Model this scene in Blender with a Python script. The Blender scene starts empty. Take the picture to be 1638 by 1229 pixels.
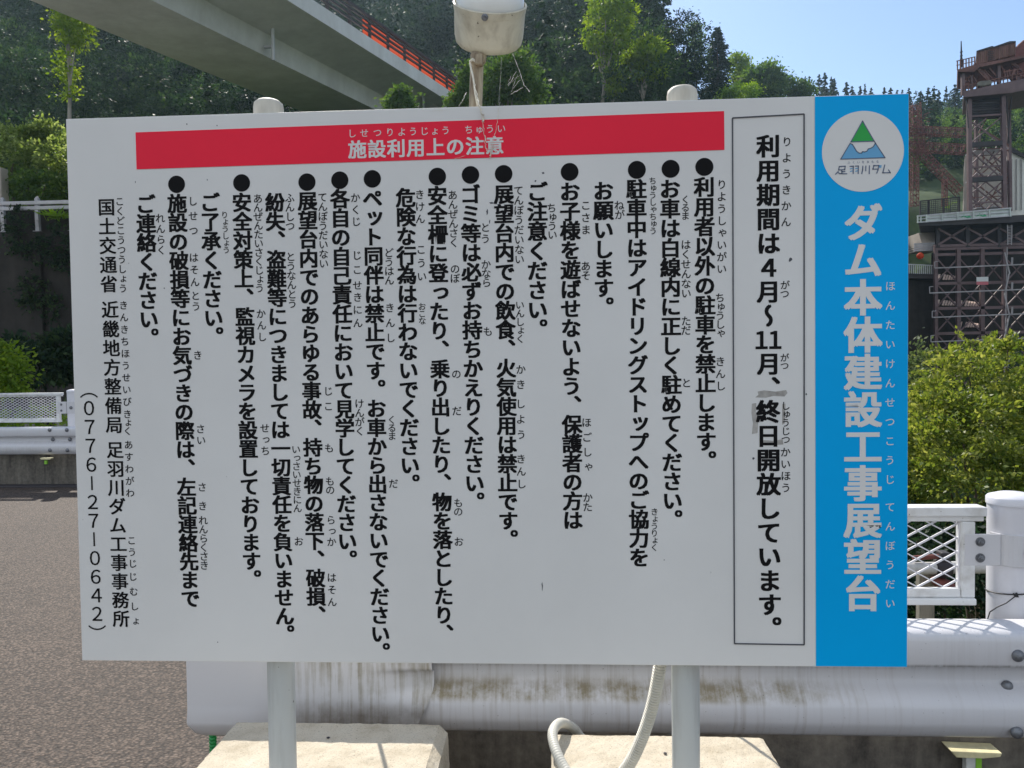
import bpy, math, random
import numpy as np
from mathutils import Vector, Matrix

# ------------------------------------------------------------------ camera, sky, sun
SC = bpy.context.scene
COL = SC.collection
F = 1230.0 / 1638.0
CAM_M = Matrix(((0.99851636, -0.05332796, 0.01100947),
                (0.05296111, 0.99810637, 0.03128575),
                (-0.01265703, -0.03065626, 0.99944985)))     # columns: right, forward, up
CAM_P = Vector((0.15924, -1.64702, 1.5))
cam_d = bpy.data.cameras.new("camera")
cam_d.sensor_width = 36.0
cam_d.lens = 36.0 * F
cam_d.clip_start = 0.05
cam_d.clip_end = 3000.0
cam = bpy.data.objects.new("camera", cam_d)
COL.objects.link(cam)
_r, _f, _u = CAM_M.col[0], CAM_M.col[1], CAM_M.col[2]
cam.matrix_world = Matrix(((_r[0], _u[0], -_f[0], CAM_P[0]), (_r[1], _u[1], -_f[1], CAM_P[1]),
                           (_r[2], _u[2], -_f[2], CAM_P[2]), (0, 0, 0, 1)))
SC.camera = cam

SUN_AZ = math.radians(20.0)      # to the left of +Y
SUN_EL = math.radians(43.5)
sun_v = Vector((-math.sin(SUN_AZ) * math.cos(SUN_EL), math.cos(SUN_AZ) * math.cos(SUN_EL), math.sin(SUN_EL)))
world = bpy.data.worlds.new("World")
SC.world = world
world.use_nodes = True
wn = world.node_tree.nodes
sky = wn.new("ShaderNodeTexSky")
sky.sky_type = 'NISHITA'
sky.sun_disc = False
sky.sun_elevation = SUN_EL
sky.sun_rotation = -SUN_AZ
sky.altitude = 300.0
sky.air_density = 1.0
sky.dust_density = 0.6
sky.ozone_density = 1.6
# unseen white cumulus added behind the camera to brighten the shaded sign
wl = world.node_tree.links
wtc = wn.new("ShaderNodeTexCoord")
wmp = wn.new("ShaderNodeMapping")
wmp.inputs["Scale"].default_value = (1.0, 1.0, 2.2)
wl.new(wtc.outputs["Generated"], wmp.inputs["Vector"])
wno = wn.new("ShaderNodeTexNoise")
wno.inputs["Scale"].default_value = 2.6
wno.inputs["Detail"].default_value = 7.0
wl.new(wmp.outputs[0], wno.inputs["Vector"])
wcr = wn.new("ShaderNodeValToRGB")
wcr.color_ramp.elements[0].position = 0.40
wcr.color_ramp.elements[1].position = 0.54
wl.new(wno.outputs[0], wcr.inputs[0])
wsx = wn.new("ShaderNodeSeparateXYZ")
wl.new(wtc.outputs["Generated"], wsx.inputs[0])
wmr = wn.new("ShaderNodeMapRange")
wmr.interpolation_type = 'SMOOTHSTEP'
wl.new(wsx.outputs[1], wmr.inputs[0])
wmr.inputs[1].default_value = 0.1
wmr.inputs[2].default_value = -0.3
wmu = wn.new("ShaderNodeMath")
wmu.operation = 'MULTIPLY'
wl.new(wcr.outputs[0], wmu.inputs[0])
wl.new(wmr.outputs[0], wmu.inputs[1])
wmx = wn.new("ShaderNodeMix")
wmx.data_type = 'RGBA'
wl.new(wmu.outputs[0], wmx.inputs[0])
wl.new(sky.outputs[0], wmx.inputs[6])
wmx.inputs[7].default_value = (6.0, 6.25, 6.5, 1)
wl.new(wmx.outputs[2], wn["Background"].inputs[0])
wn["Background"].inputs[1].default_value = 0.12
sun_l = bpy.data.lights.new("sun", 'SUN')
sun_l.energy = 4.2
sun_l.angle = math.radians(0.55)
sun_l.color = (1.0, 0.94, 0.85)
sun_o = bpy.data.objects.new("sun", sun_l)
COL.objects.link(sun_o)
sun_o.rotation_euler = (-sun_v).to_track_quat('-Z', 'Y').to_euler()
SC.view_settings.view_transform = 'Standard'
SC.view_settings.look = 'None'
SC.view_settings.gamma = 1.0
SC.view_settings.use_curve_mapping = False
SC.view_settings.exposure = 0.56
SC.cycles.max_bounces = 8
SC.cycles.volume_bounces = 0
SC.cycles.use_denoising = True


def ray(px, py):
    return CAM_M @ Vector(((px - 819) / 1230, 1, -(py - 614.5) / 1230))


def P(px, py, Y):
    d = ray(px, py)
    return CAM_P + d * ((Y - CAM_P.y) / d.y)


def PZ(px, py, z):
    d = ray(px, py)
    return CAM_P + d * ((z - CAM_P.z) / d.z)


# ------------------------------------------------------------------ materials
MATS = {}


def new_mat(name):
    m = bpy.data.materials.new(name)
    m.use_nodes = True
    MATS[name] = m
    return m, m.node_tree.nodes, m.node_tree.links, m.node_tree.nodes["Principled BSDF"]


def noise(n, l, scale, detail=4, rough=0.6, vec=None):
    t = n.new("ShaderNodeTexNoise")
    t.inputs["Scale"].default_value = scale
    t.inputs["Detail"].default_value = detail
    t.inputs["Roughness"].default_value = rough
    if vec is not None:
        l.new(vec, t.inputs["Vector"])
    return t


def ramp(n, l, fac, stops):
    r = n.new("ShaderNodeValToRGB")
    while len(r.color_ramp.elements) < len(stops):
        r.color_ramp.elements.new(0.5)
    for e, (p, c) in zip(r.color_ramp.elements, stops):
        e.position = p
        e.color = (c, c, c, 1) if not isinstance(c, tuple) else (*c, 1)
    l.new(fac, r.inputs[0])
    return r


def mixc(n, l, fac, a, b):
    m = n.new("ShaderNodeMix")
    m.data_type = 'RGBA'
    for i, v in ((0, fac), (6, a), (7, b)):
        if isinstance(v, tuple):
            m.inputs[i].default_value = (*v, 1)
        elif isinstance(v, (int, float)):
            m.inputs[i].default_value = v
        else:
            l.new(v, m.inputs[i])
    return m.outputs[2]


def mathn(n, l, op, a, b=0.0):
    m = n.new("ShaderNodeMath")
    m.operation = op
    for i, v in ((0, a), (1, b)):
        if isinstance(v, (int, float)):
            m.inputs[i].default_value = v
        else:
            l.new(v, m.inputs[i])
    return m.outputs[0]


def coords(n, l, scale=(1, 1, 1)):
    tc = n.new("ShaderNodeTexCoord")
    mp = n.new("ShaderNodeMapping")
    mp.inputs["Scale"].default_value = scale
    l.new(tc.outputs["Object"], mp.inputs["Vector"])
    return mp.outputs[0]


def bump(n, l, b, h, strength, dist=0.01):
    k = n.new("ShaderNodeBump")
    k.inputs["Strength"].default_value = strength
    k.inputs["Distance"].default_value = dist
    l.new(h, k.inputs["Height"])
    l.new(k.outputs[0], b.inputs["Normal"])


def plain(name, col, rough=0.5, var=0.12, vscale=12.0, metal=0.0, spec=0.5, bmp=0.0, stretch=(1, 1, 1)):
    """A painted, rusty or cast surface: its colour with a little real unevenness."""
    m, n, l, b = new_mat(name)
    v = coords(n, l, stretch)
    t = noise(n, l, vscale, 6, 0.65, v)
    dark = tuple(c * (1 - var) for c in col)
    lite = tuple(min(1, c * (1 + var)) for c in col)
    r = ramp(n, l, t.outputs[0], [(0.3, dark), (0.7, lite)])
    l.new(r.outputs[0], b.inputs["Base Color"])
    b.inputs["Roughness"].default_value = rough
    b.inputs["Metallic"].default_value = metal
    b.inputs["Specular IOR Level"].default_value = spec
    if bmp:
        bump(n, l, b, t.outputs[0], bmp)
    return m


def dirty(name, col, dirt=(0.16, 0.12, 0.07), amount=0.5, rough=0.45, sx=30.0, sz=2.0, bias=0.55, spots=True):
    """Weathered paint: vertical run-off streaks, small chips and flecks."""
    m, n, l, b = new_mat(name)
    v = coords(n, l, (sx, sx, sz))
    t = noise(n, l, 1.0, 5, 0.6, v)
    t2 = noise(n, l, 3.0, 4, 0.6, coords(n, l))
    f = mathn(n, l, 'MULTIPLY', t.outputs[0], mathn(n, l, 'ADD', t2.outputs[0], 0.5))
    r = ramp(n, l, f, [(bias - 0.12, 0.0), (bias + 0.2, amount)])
    c = mixc(n, l, r.outputs[0], col, dirt)
    if spots:
        t3 = noise(n, l, 90.0, 2, 0.5, coords(n, l))
        r3 = ramp(n, l, t3.outputs[0], [(0.735, 0.0), (0.755, 0.8)])
        c = mixc(n, l, r3.outputs[0], c, tuple(x * 0.4 for x in dirt))
    l.new(c, b.inputs["Base Color"])
    b.inputs["Roughness"].default_value = rough
    return m


def leaf_mat(name, cols, trans=0.35, rough=0.6):
    m, n, l, b = new_mat(name)
    g = n.new("ShaderNodeNewGeometry")
    o = n.new("ShaderNodeObjectInfo")
    a = n.new("ShaderNodeAttribute")
    a.attribute_name = "tint"
    s = mathn(n, l, 'ADD', mathn(n, l, 'MULTIPLY', g.outputs["Random Per Island"], 0.55),
              mathn(n, l, 'ADD', mathn(n, l, 'MULTIPLY', o.outputs["Random"], 0.12), mathn(n, l, 'MULTIPLY', a.outputs["Fac"], 0.45)))
    st = [(i / max(1, len(cols) - 1), c) for i, c in enumerate(cols)]
    r = ramp(n, l, s, st)
    b.inputs["Roughness"].default_value = rough
    b.inputs["Specular IOR Level"].default_value = 0.2
    l.new(r.outputs[0], b.inputs["Base Color"])
    tr = n.new("ShaderNodeBsdfTranslucent")
    hs = n.new("ShaderNodeHueSaturation")
    hs.inputs["Hue"].default_value = 0.485
    hs.inputs["Saturation"].default_value = 1.15
    hs.inputs["Value"].default_value = 1.7
    l.new(r.outputs[0], hs.inputs["Color"])
    l.new(hs.outputs[0], tr.inputs[0])
    mx = n.new("ShaderNodeMixShader")
    mx.inputs[0].default_value = trans
    l.new(b.outputs[0], mx.inputs[1])
    l.new(tr.outputs[0], mx.inputs[2])
    l.new(mx.outputs[0], n["Material Output"].inputs[0])
    return m


# asphalt: coarse open-graded, brownish
m, n, l, b = new_mat("asphalt")
vo = n.new("ShaderNodeTexVoronoi")
vo.inputs["Scale"].default_value = 78.0
l.new(coords(n, l), vo.inputs["Vector"])
t = noise(n, l, 160.0, 3, 0.7, coords(n, l))
t2 = noise(n, l, 0.8, 5, 0.6, coords(n, l))
stone = ramp(n, l, vo.outputs["Color"], [(0.0, (0.042, 0.029, 0.021)), (0.5, (0.100, 0.071, 0.053)), (1.0, (0.205, 0.152, 0.116))])
gap = ramp(n, l, vo.outputs["Distance"], [(0.25, 1.0), (0.75, 0.3)])
c = mixc(n, l, 1.0, stone.outputs[0], gap.outputs[0])
c_node = c.node
c_node.blend_type = 'MULTIPLY'
big = ramp(n, l, t2.outputs[0], [(0.3, 0.85), (0.7, 1.15)])
c2 = mixc(n, l, 1.0, c, big.outputs[0])
c2.node.blend_type = 'MULTIPLY'
l.new(c2, b.inputs["Base Color"])
b.inputs["Roughness"].default_value = 0.8
hh = mathn(n, l, 'SUBTRACT', mathn(n, l, 'MULTIPLY', t.outputs[0], 0.4), vo.outputs["Distance"])
bump(n, l, b, hh, 0.9, 0.006)

# concrete of the footing blocks: pale, sandy, rough
m, n, l, b = new_mat("block_concrete")
t = noise(n, l, 9.0, 8, 0.7, coords(n, l))
t2 = noise(n, l, 220.0, 3, 0.6, coords(n, l))
r = ramp(n, l, t.outputs[0], [(0.25, (0.36, 0.30, 0.21)), (0.5, (0.54, 0.475, 0.365)), (0.75, (0.60, 0.545, 0.44))])
r2 = ramp(n, l, t2.outputs[0], [(0.28, 0.45), (0.42, 1.0), (0.8, 1.1)])
c = mixc(n, l, 1.0, r.outputs[0], r2.outputs[0])
c.node.blend_type = 'MULTIPLY'
l.new(c, b.inputs["Base Color"])
b.inputs["Roughness"].default_value = 0.9
bump(n, l, b, mathn(n, l, 'ADD', t2.outputs[0], t.outputs[0]), 0.5, 0.004)

# parapet / retaining concrete with run-off stains
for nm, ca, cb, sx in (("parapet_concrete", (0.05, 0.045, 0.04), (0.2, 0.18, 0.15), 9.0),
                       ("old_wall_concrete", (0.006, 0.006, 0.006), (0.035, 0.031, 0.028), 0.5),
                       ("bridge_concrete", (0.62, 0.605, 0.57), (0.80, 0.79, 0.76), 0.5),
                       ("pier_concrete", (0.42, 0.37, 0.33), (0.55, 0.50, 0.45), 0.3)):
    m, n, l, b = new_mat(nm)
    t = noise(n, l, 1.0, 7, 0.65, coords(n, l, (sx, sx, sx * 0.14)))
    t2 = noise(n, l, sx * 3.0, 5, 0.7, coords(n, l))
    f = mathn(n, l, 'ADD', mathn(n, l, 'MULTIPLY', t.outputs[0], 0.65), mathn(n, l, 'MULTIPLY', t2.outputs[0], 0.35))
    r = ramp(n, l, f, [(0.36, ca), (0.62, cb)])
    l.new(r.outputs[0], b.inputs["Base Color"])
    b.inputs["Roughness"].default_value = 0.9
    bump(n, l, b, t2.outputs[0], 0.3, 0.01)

# guardrail paint, clean and stained (stain sits on the ledge of the lower wave)
for nm, amt in (("rail_paint", 0.25), ("rail_paint_stained", 1.0)):
    m, n, l, b = new_mat(nm)
    g = n.new("ShaderNodeNewGeometry")
    sp = n.new("ShaderNodeSeparateXYZ")
    l.new(g.outputs["Position"], sp.inputs[0])
    st = noise(n, l, 1.0, 5, 0.6, coords(n, l, (75, 3, 3.0)))
    bl = noise(n, l, 11.0, 7, 0.72, coords(n, l, (1, 1, 0.5)))
    streak = ramp(n, l, st.outputs[0], [(0.50, 0.0), (0.80, 0.5)])
    xfs = n.new("ShaderNodeMapRange")
    l.new(sp.outputs[0], xfs.inputs[0])
    xfs.inputs[1].default_value = 1.3
    xfs.inputs[2].default_value = 0.7
    xfs.inputs[3].default_value = 0.35
    c = mixc(n, l, mathn(n, l, 'MULTIPLY', streak.outputs[0], mathn(n, l, 'MULTIPLY', xfs.outputs[0], amt * 0.8)), (0.63, 0.63, 0.66), (0.22, 0.17, 0.12))
    band = n.new("ShaderNodeMapRange")
    band.interpolation_type = 'SMOOTHSTEP'
    l.new(sp.outputs[2], band.inputs[0])
    band.inputs[1].default_value = 0.52
    band.inputs[2].default_value = 0.475
    band2 = n.new("ShaderNodeMapRange")
    band2.interpolation_type = 'SMOOTHSTEP'
    l.new(sp.outputs[2], band2.inputs[0])
    band2.inputs[1].default_value = 0.435
    band2.inputs[2].default_value = 0.46
    xf = n.new("ShaderNodeMapRange")
    l.new(sp.outputs[0], xf.inputs[0])
    xf.inputs[1].default_value = 1.15
    xf.inputs[2].default_value = 0.85
    blr = ramp(n, l, mathn(n, l, 'ADD', mathn(n, l, 'MULTIPLY', bl.outputs[0], 0.8), mathn(n, l, 'MULTIPLY', st.outputs[0], 0.25)), [(0.42, 0.1), (0.62, 1.0)])
    ff = mathn(n, l, 'MULTIPLY', mathn(n, l, 'MULTIPLY', band.outputs[0], band2.outputs[0]), blr.outputs[0])
    ff = mathn(n, l, 'MULTIPLY', ff, mathn(n, l, 'MULTIPLY', xf.outputs[0], amt * 0.8))
    c = mixc(n, l, ff, c, (0.17, 0.125, 0.03))
    gb_ = n.new("ShaderNodeMapRange")
    gb_.interpolation_type = 'SMOOTHSTEP'
    l.new(sp.outputs[2], gb_.inputs[0])
    gb_.inputs[1].default_value = 0.528
    gb_.inputs[2].default_value = 0.565
    gb2 = n.new("ShaderNodeMapRange")
    l.new(sp.outputs[2], gb2.inputs[0])
    gb2.inputs[1].default_value = 0.575
    gb2.inputs[2].default_value = 0.566
    gst = ramp(n, l, st.outputs[0], [(0.36, 0.1), (0.6, 1.0)])
    gf_ = mathn(n, l, 'MULTIPLY', mathn(n, l, 'MULTIPLY', gb_.outputs[0], gb2.outputs[0]), gst.outputs[0])
    c = mixc(n, l, mathn(n, l, 'MULTIPLY', gf_, 0.6 * amt), c, (0.12, 0.105, 0.09))
    sk = noise(n, l, 130.0, 2, 0.5, coords(n, l))
    skr = ramp(n, l, sk.outputs[0], [(0.74, 0.0), (0.77, 0.8 * amt)])
    c = mixc(n, l, skr.outputs[0], c, (0.06, 0.05, 0.04))
    l.new(c, b.inputs["Base Color"])
    b.inputs["Roughness"].default_value = 0.38

# end piece of the rail: flat face, run-off stains only
m, n, l, b = new_mat("rail_end_paint")
g = n.new("ShaderNodeNewGeometry")
sp = n.new("ShaderNodeSeparateXYZ")
l.new(g.outputs["Position"], sp.inputs[0])
st = noise(n, l, 1.0, 6, 0.65, coords(n, l, (60, 3, 2.5)))
bl = noise(n, l, 6.0, 6, 0.7, coords(n, l))
wx_ = n.new("ShaderNodeMapRange")
wx_.interpolation_type = 'SMOOTHSTEP'
l.new(sp.outputs[0], wx_.inputs[0])
wx_.inputs[1].default_value = -0.80
wx_.inputs[2].default_value = -0.50
sr = ramp(n, l, mathn(n, l, 'ADD', mathn(n, l, 'MULTIPLY', st.outputs[0], 0.6), mathn(n, l, 'MULTIPLY', bl.outputs[0], 0.4)), [(0.46, 0.0), (0.66, 0.85)])
c = mixc(n, l, mathn(n, l, 'MULTIPLY', sr.outputs[0], wx_.outputs[0]), (0.63, 0.63, 0.66), (0.20, 0.165, 0.08))
lo_ = n.new("ShaderNodeMapRange")
lo_.interpolation_type = 'SMOOTHSTEP'
l.new(sp.outputs[2], lo_.inputs[0])
lo_.inputs[1].default_value = 0.47
lo_.inputs[2].default_value = 0.40
c = mixc(n, l, mathn(n, l, 'MULTIPLY', mathn(n, l, 'MULTIPLY', lo_.outputs[0], wx_.outputs[0]), ramp(n, l, bl.outputs[0], [(0.3, 0.35), (0.6, 0.85)]).outputs[0]), c, (0.16, 0.14, 0.12))
l.new(c, b.inputs["Base Color"])
b.inputs["Roughness"].default_value = 0.42

# sign sheet: matt laminated film with faint grime
for nm, col in (("sign_white", (0.76, 0.76, 0.745)), ("sign_blue", (0.0, 0.42, 0.90)), ("sign_red", (0.93, 0.028, 0.065)),
                ("logo_green", (0.045, 0.40, 0.09)), ("logo_blue", (0.16, 0.42, 0.68)), ("lettering_white", (0.76, 0.76, 0.75))):
    m, n, l, b = new_mat(nm)
    t = noise(n, l, 1.6, 6, 0.6, coords(n, l))
    t2 = noise(n, l, 60.0, 3, 0.6, coords(n, l))
    r = ramp(n, l, t.outputs[0], [(0.3, tuple(x * 0.93 for x in col)), (0.7, tuple(min(1, x * 1.05) for x in col))])
    s = ramp(n, l, t2.outputs[0], [(0.76, 0.0), (0.80, 0.55)])
    c = mixc(n, l, s.outputs[0], r.outputs[0], tuple(x * 0.5 for x in col))
    l.new(c, b.inputs["Base Color"])
    b.inputs["Roughness"].default_value = 0.42
    b.inputs["Specular IOR Level"].default_value = 0.1
plain("lettering_black", (0.007, 0.007, 0.008), 0.6, 0.1, 30, spec=0.12)
plain("logo_line", (0.09, 0.13, 0.22), 0.5, 0.05, 30)
plain("frame_ink", (0.06, 0.065, 0.08), 0.5, 0.05, 30)
plain("tape_residue", (0.40, 0.385, 0.36), 0.8, 0.3, 50, bmp=0.2)
dirty("post_paint", (0.50, 0.53, 0.53), (0.12, 0.1, 0.07), 0.35, 0.4, 30, 3, 0.62)
dirty("cap_plastic", (0.66, 0.62, 0.53), (0.2, 0.17, 0.12), 0.5, 0.6, 25, 6, 0.55)
dirty("housing_plastic", (0.62, 0.585, 0.47), (0.2, 0.16, 0.1), 0.45, 0.5, 40, 5, 0.6)
plain("lens_white", (0.82, 0.84, 0.82), 0.3, 0.05, 8)
dirty("pole_cream", (0.46, 0.40, 0.29), (0.11, 0.06, 0.03), 0.9, 0.7, 60, 10, 0.5)
plain("conduit_plastic", (0.58, 0.56, 0.49), 0.45, 0.12, 20)
plain("web_silk", (0.72, 0.68, 0.58), 0.9, 0.2, 60)
plain("bolt_steel", (0.20, 0.21, 0.23), 0.5, 0.3, 80, 0.6)
plain("rail_white", (0.70, 0.70, 0.75), 0.38, 0.05, 9)
dirty("mesh_white", (0.76, 0.77, 0.78), (0.25, 0.21, 0.16), 0.5, 0.5, 12, 12, 0.6)
plain("black_wire", (0.015, 0.015, 0.018), 0.5, 0.2, 50)
plain("green_plastic", (0.01, 0.26, 0.06), 0.4, 0.25, 60)
plain("delineator_plate", (0.66, 0.60, 0.36), 0.6, 0.2, 20)
plain("delineator_stem", (0.62, 0.63, 0.60), 0.5, 0.15, 30)
plain("delineator_green", (0.25, 0.55, 0.05), 0.5, 0.1, 30)
plain("weathered_post", (0.27, 0.245, 0.20), 0.9, 0.3, 14, stretch=(4, 4, 0.6), bmp=0.3)
plain("grey_pipe", (0.50, 0.49, 0.47), 0.6, 0.25, 14)
plain("rusty_red", (0.15, 0.045, 0.035), 0.8, 0.4, 30)
plain("rust_steel", (0.155, 0.072, 0.062), 0.8, 0.45, 1.2)
plain("purple_steel", (0.13, 0.082, 0.088), 0.6, 0.3, 0.8)
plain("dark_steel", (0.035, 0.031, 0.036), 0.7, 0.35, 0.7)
plain("red_lattice", (0.17, 0.062, 0.058), 0.8, 0.35, 1.5)
plain("brown_plank", (0.52, 0.36, 0.27), 0.85, 0.5, 0.5, stretch=(5, 5, 0.4))
plain("grey_tarp", (0.16, 0.15, 0.13), 0.8, 0.4, 0.8)
plain("banner_white", (0.50, 0.55, 0.54), 0.6, 0.25, 0.7)
plain("banner_green", (0.06, 0.36, 0.18), 0.6, 0.2, 1.0)
plain("scaffold_grey", (0.34, 0.32, 0.34), 0.6, 0.25, 0.8)
plain("dark_net", (0.06, 0.06, 0.065), 0.9, 0.2, 2.0)
plain("notice_white", (0.62, 0.63, 0.64), 0.6, 0.06, 1.0)
plain("notice_pink", (0.50, 0.13, 0.16), 0.6, 0.06, 1.0)
plain("sun_patch_pale", (0.82, 0.62, 0.54), 0.8, 0.25, 3.0)
plain("orange_net", (0.75, 0.10, 0.025), 0.7, 0.2, 1.0)
_m = MATS["orange_net"]
_n, _l = _m.node_tree.nodes, _m.node_tree.links
_t = _n.new("ShaderNodeBsdfTranslucent")
_t.inputs[0].default_value = (0.60, 0.085, 0.03, 1)
_x = _n.new("ShaderNodeMixShader")
_x.inputs[0].default_value = 0.5
_l.new(_n["Principled BSDF"].outputs[0], _x.inputs[1])
_l.new(_t.outputs[0], _x.inputs[2])
_l.new(_x.outputs[0], _n["Material Output"].inputs[0])
plain("railing_brown", (0.045, 0.032, 0.032), 0.7, 0.25, 2.0)
plain("pale_steel", (0.46, 0.46, 0.50), 0.5, 0.15, 3.0)
plain("pipe_white", (0.60, 0.62, 0.65), 0.5, 0.1, 1.0)
plain("pole_grey", (0.34, 0.33, 0.33), 0.8, 0.2, 1.0)
plain("bark", (0.11, 0.085, 0.06), 0.95, 0.4, 4.0, stretch=(3, 3, 0.5), bmp=0.5)
plain("pale_bark", (0.30, 0.27, 0.23), 0.95, 0.3, 4.0, stretch=(3, 3, 0.5))
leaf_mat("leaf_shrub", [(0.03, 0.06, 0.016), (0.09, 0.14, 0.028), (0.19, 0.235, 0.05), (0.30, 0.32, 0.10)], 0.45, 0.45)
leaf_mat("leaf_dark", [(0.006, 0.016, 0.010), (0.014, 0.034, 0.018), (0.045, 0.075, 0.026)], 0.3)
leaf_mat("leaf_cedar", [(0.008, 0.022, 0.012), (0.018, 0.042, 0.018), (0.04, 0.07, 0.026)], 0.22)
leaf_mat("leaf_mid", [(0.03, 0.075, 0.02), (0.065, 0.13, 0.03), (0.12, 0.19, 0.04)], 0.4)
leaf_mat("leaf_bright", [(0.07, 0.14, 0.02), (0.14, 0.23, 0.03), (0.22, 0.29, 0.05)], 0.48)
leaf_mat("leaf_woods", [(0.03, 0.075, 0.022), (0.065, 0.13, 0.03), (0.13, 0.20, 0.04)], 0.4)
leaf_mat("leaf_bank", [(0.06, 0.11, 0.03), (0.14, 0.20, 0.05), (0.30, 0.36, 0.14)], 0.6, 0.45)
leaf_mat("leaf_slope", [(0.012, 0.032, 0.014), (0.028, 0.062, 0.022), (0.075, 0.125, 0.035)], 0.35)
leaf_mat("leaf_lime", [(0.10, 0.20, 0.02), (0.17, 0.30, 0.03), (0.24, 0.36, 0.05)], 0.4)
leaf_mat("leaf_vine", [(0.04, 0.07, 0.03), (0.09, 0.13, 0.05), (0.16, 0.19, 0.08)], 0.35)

m, n, l, b = new_mat("hill_earth")
t = noise(n, l, 0.25, 8, 0.7, coords(n, l))
r = ramp(n, l, t.outputs[0], [(0.3, (0.02, 0.035, 0.012)), (0.55, (0.04, 0.07, 0.02)), (0.8, (0.08, 0.10, 0.03))])
g = n.new("ShaderNodeNewGeometry")
sp = n.new("ShaderNodeSeparateXYZ")
l.new(g.outputs["Position"], sp.inputs[0])
mr = []
for o_, a_, c_ in ((1, 9.0, 11.0), (1, 29.6, 29.3), (0, -62.0, -58.0), (0, 3.0, 0.0)):
    k_ = n.new("ShaderNodeMapRange")
    l.new(sp.outputs[o_], k_.inputs[0])
    k_.inputs[1].default_value, k_.inputs[2].default_value = a_, c_
    mr.append(k_.outputs[0])
gm = mathn(n, l, 'MULTIPLY', mathn(n, l, 'MULTIPLY', mr[0], mr[1]), mathn(n, l, 'MULTIPLY', mr[2], mr[3]))
gt = noise(n, l, 9.0, 6, 0.7, coords(n, l))
gr0 = ramp(n, l, gt.outputs[0], [(0.3, (0.36, 0.34, 0.30)), (0.7, (0.56, 0.53, 0.48))])  # pale unseen ground added to bounce light up to the bridge
l.new(mixc(n, l, gm, r.outputs[0], gr0.outputs[0]), b.inputs["Base Color"])
b.inputs["Roughness"].default_value = 1.0


# ------------------------------------------------------------------ mesh helpers
def wloc(o):
    p = Vector((0, 0, 0))
    while o is not None:
        p += o.location
        o = o.parent
    return p


def link(name, me, mat, parent=None):
    o = bpy.data.objects.new(name, me)
    COL.objects.link(o)
    if mat:
        me.materials.append(MATS[mat])
    if parent:
        o.parent = parent
    return o


def thing(name, label, cat, loc=(0, 0, 0), group=None):
    o = bpy.data.objects.new(name, None)
    COL.objects.link(o)
    o.location = loc
    o.empty_display_size = 0.1
    return tag(o, label, cat, group)


def tag(o, label=None, cat=None, group=None, kind=None):
    for k, v in (("label", label), ("category", cat), ("group", group), ("kind", kind)):
        if v:
            o[k] = v
    return o


def copy_tree(o, parent=None):
    c = o.copy()
    COL.objects.link(c)
    if parent:
        c.parent = parent
    for ch in o.children:
        copy_tree(ch, c)
    return c


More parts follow.
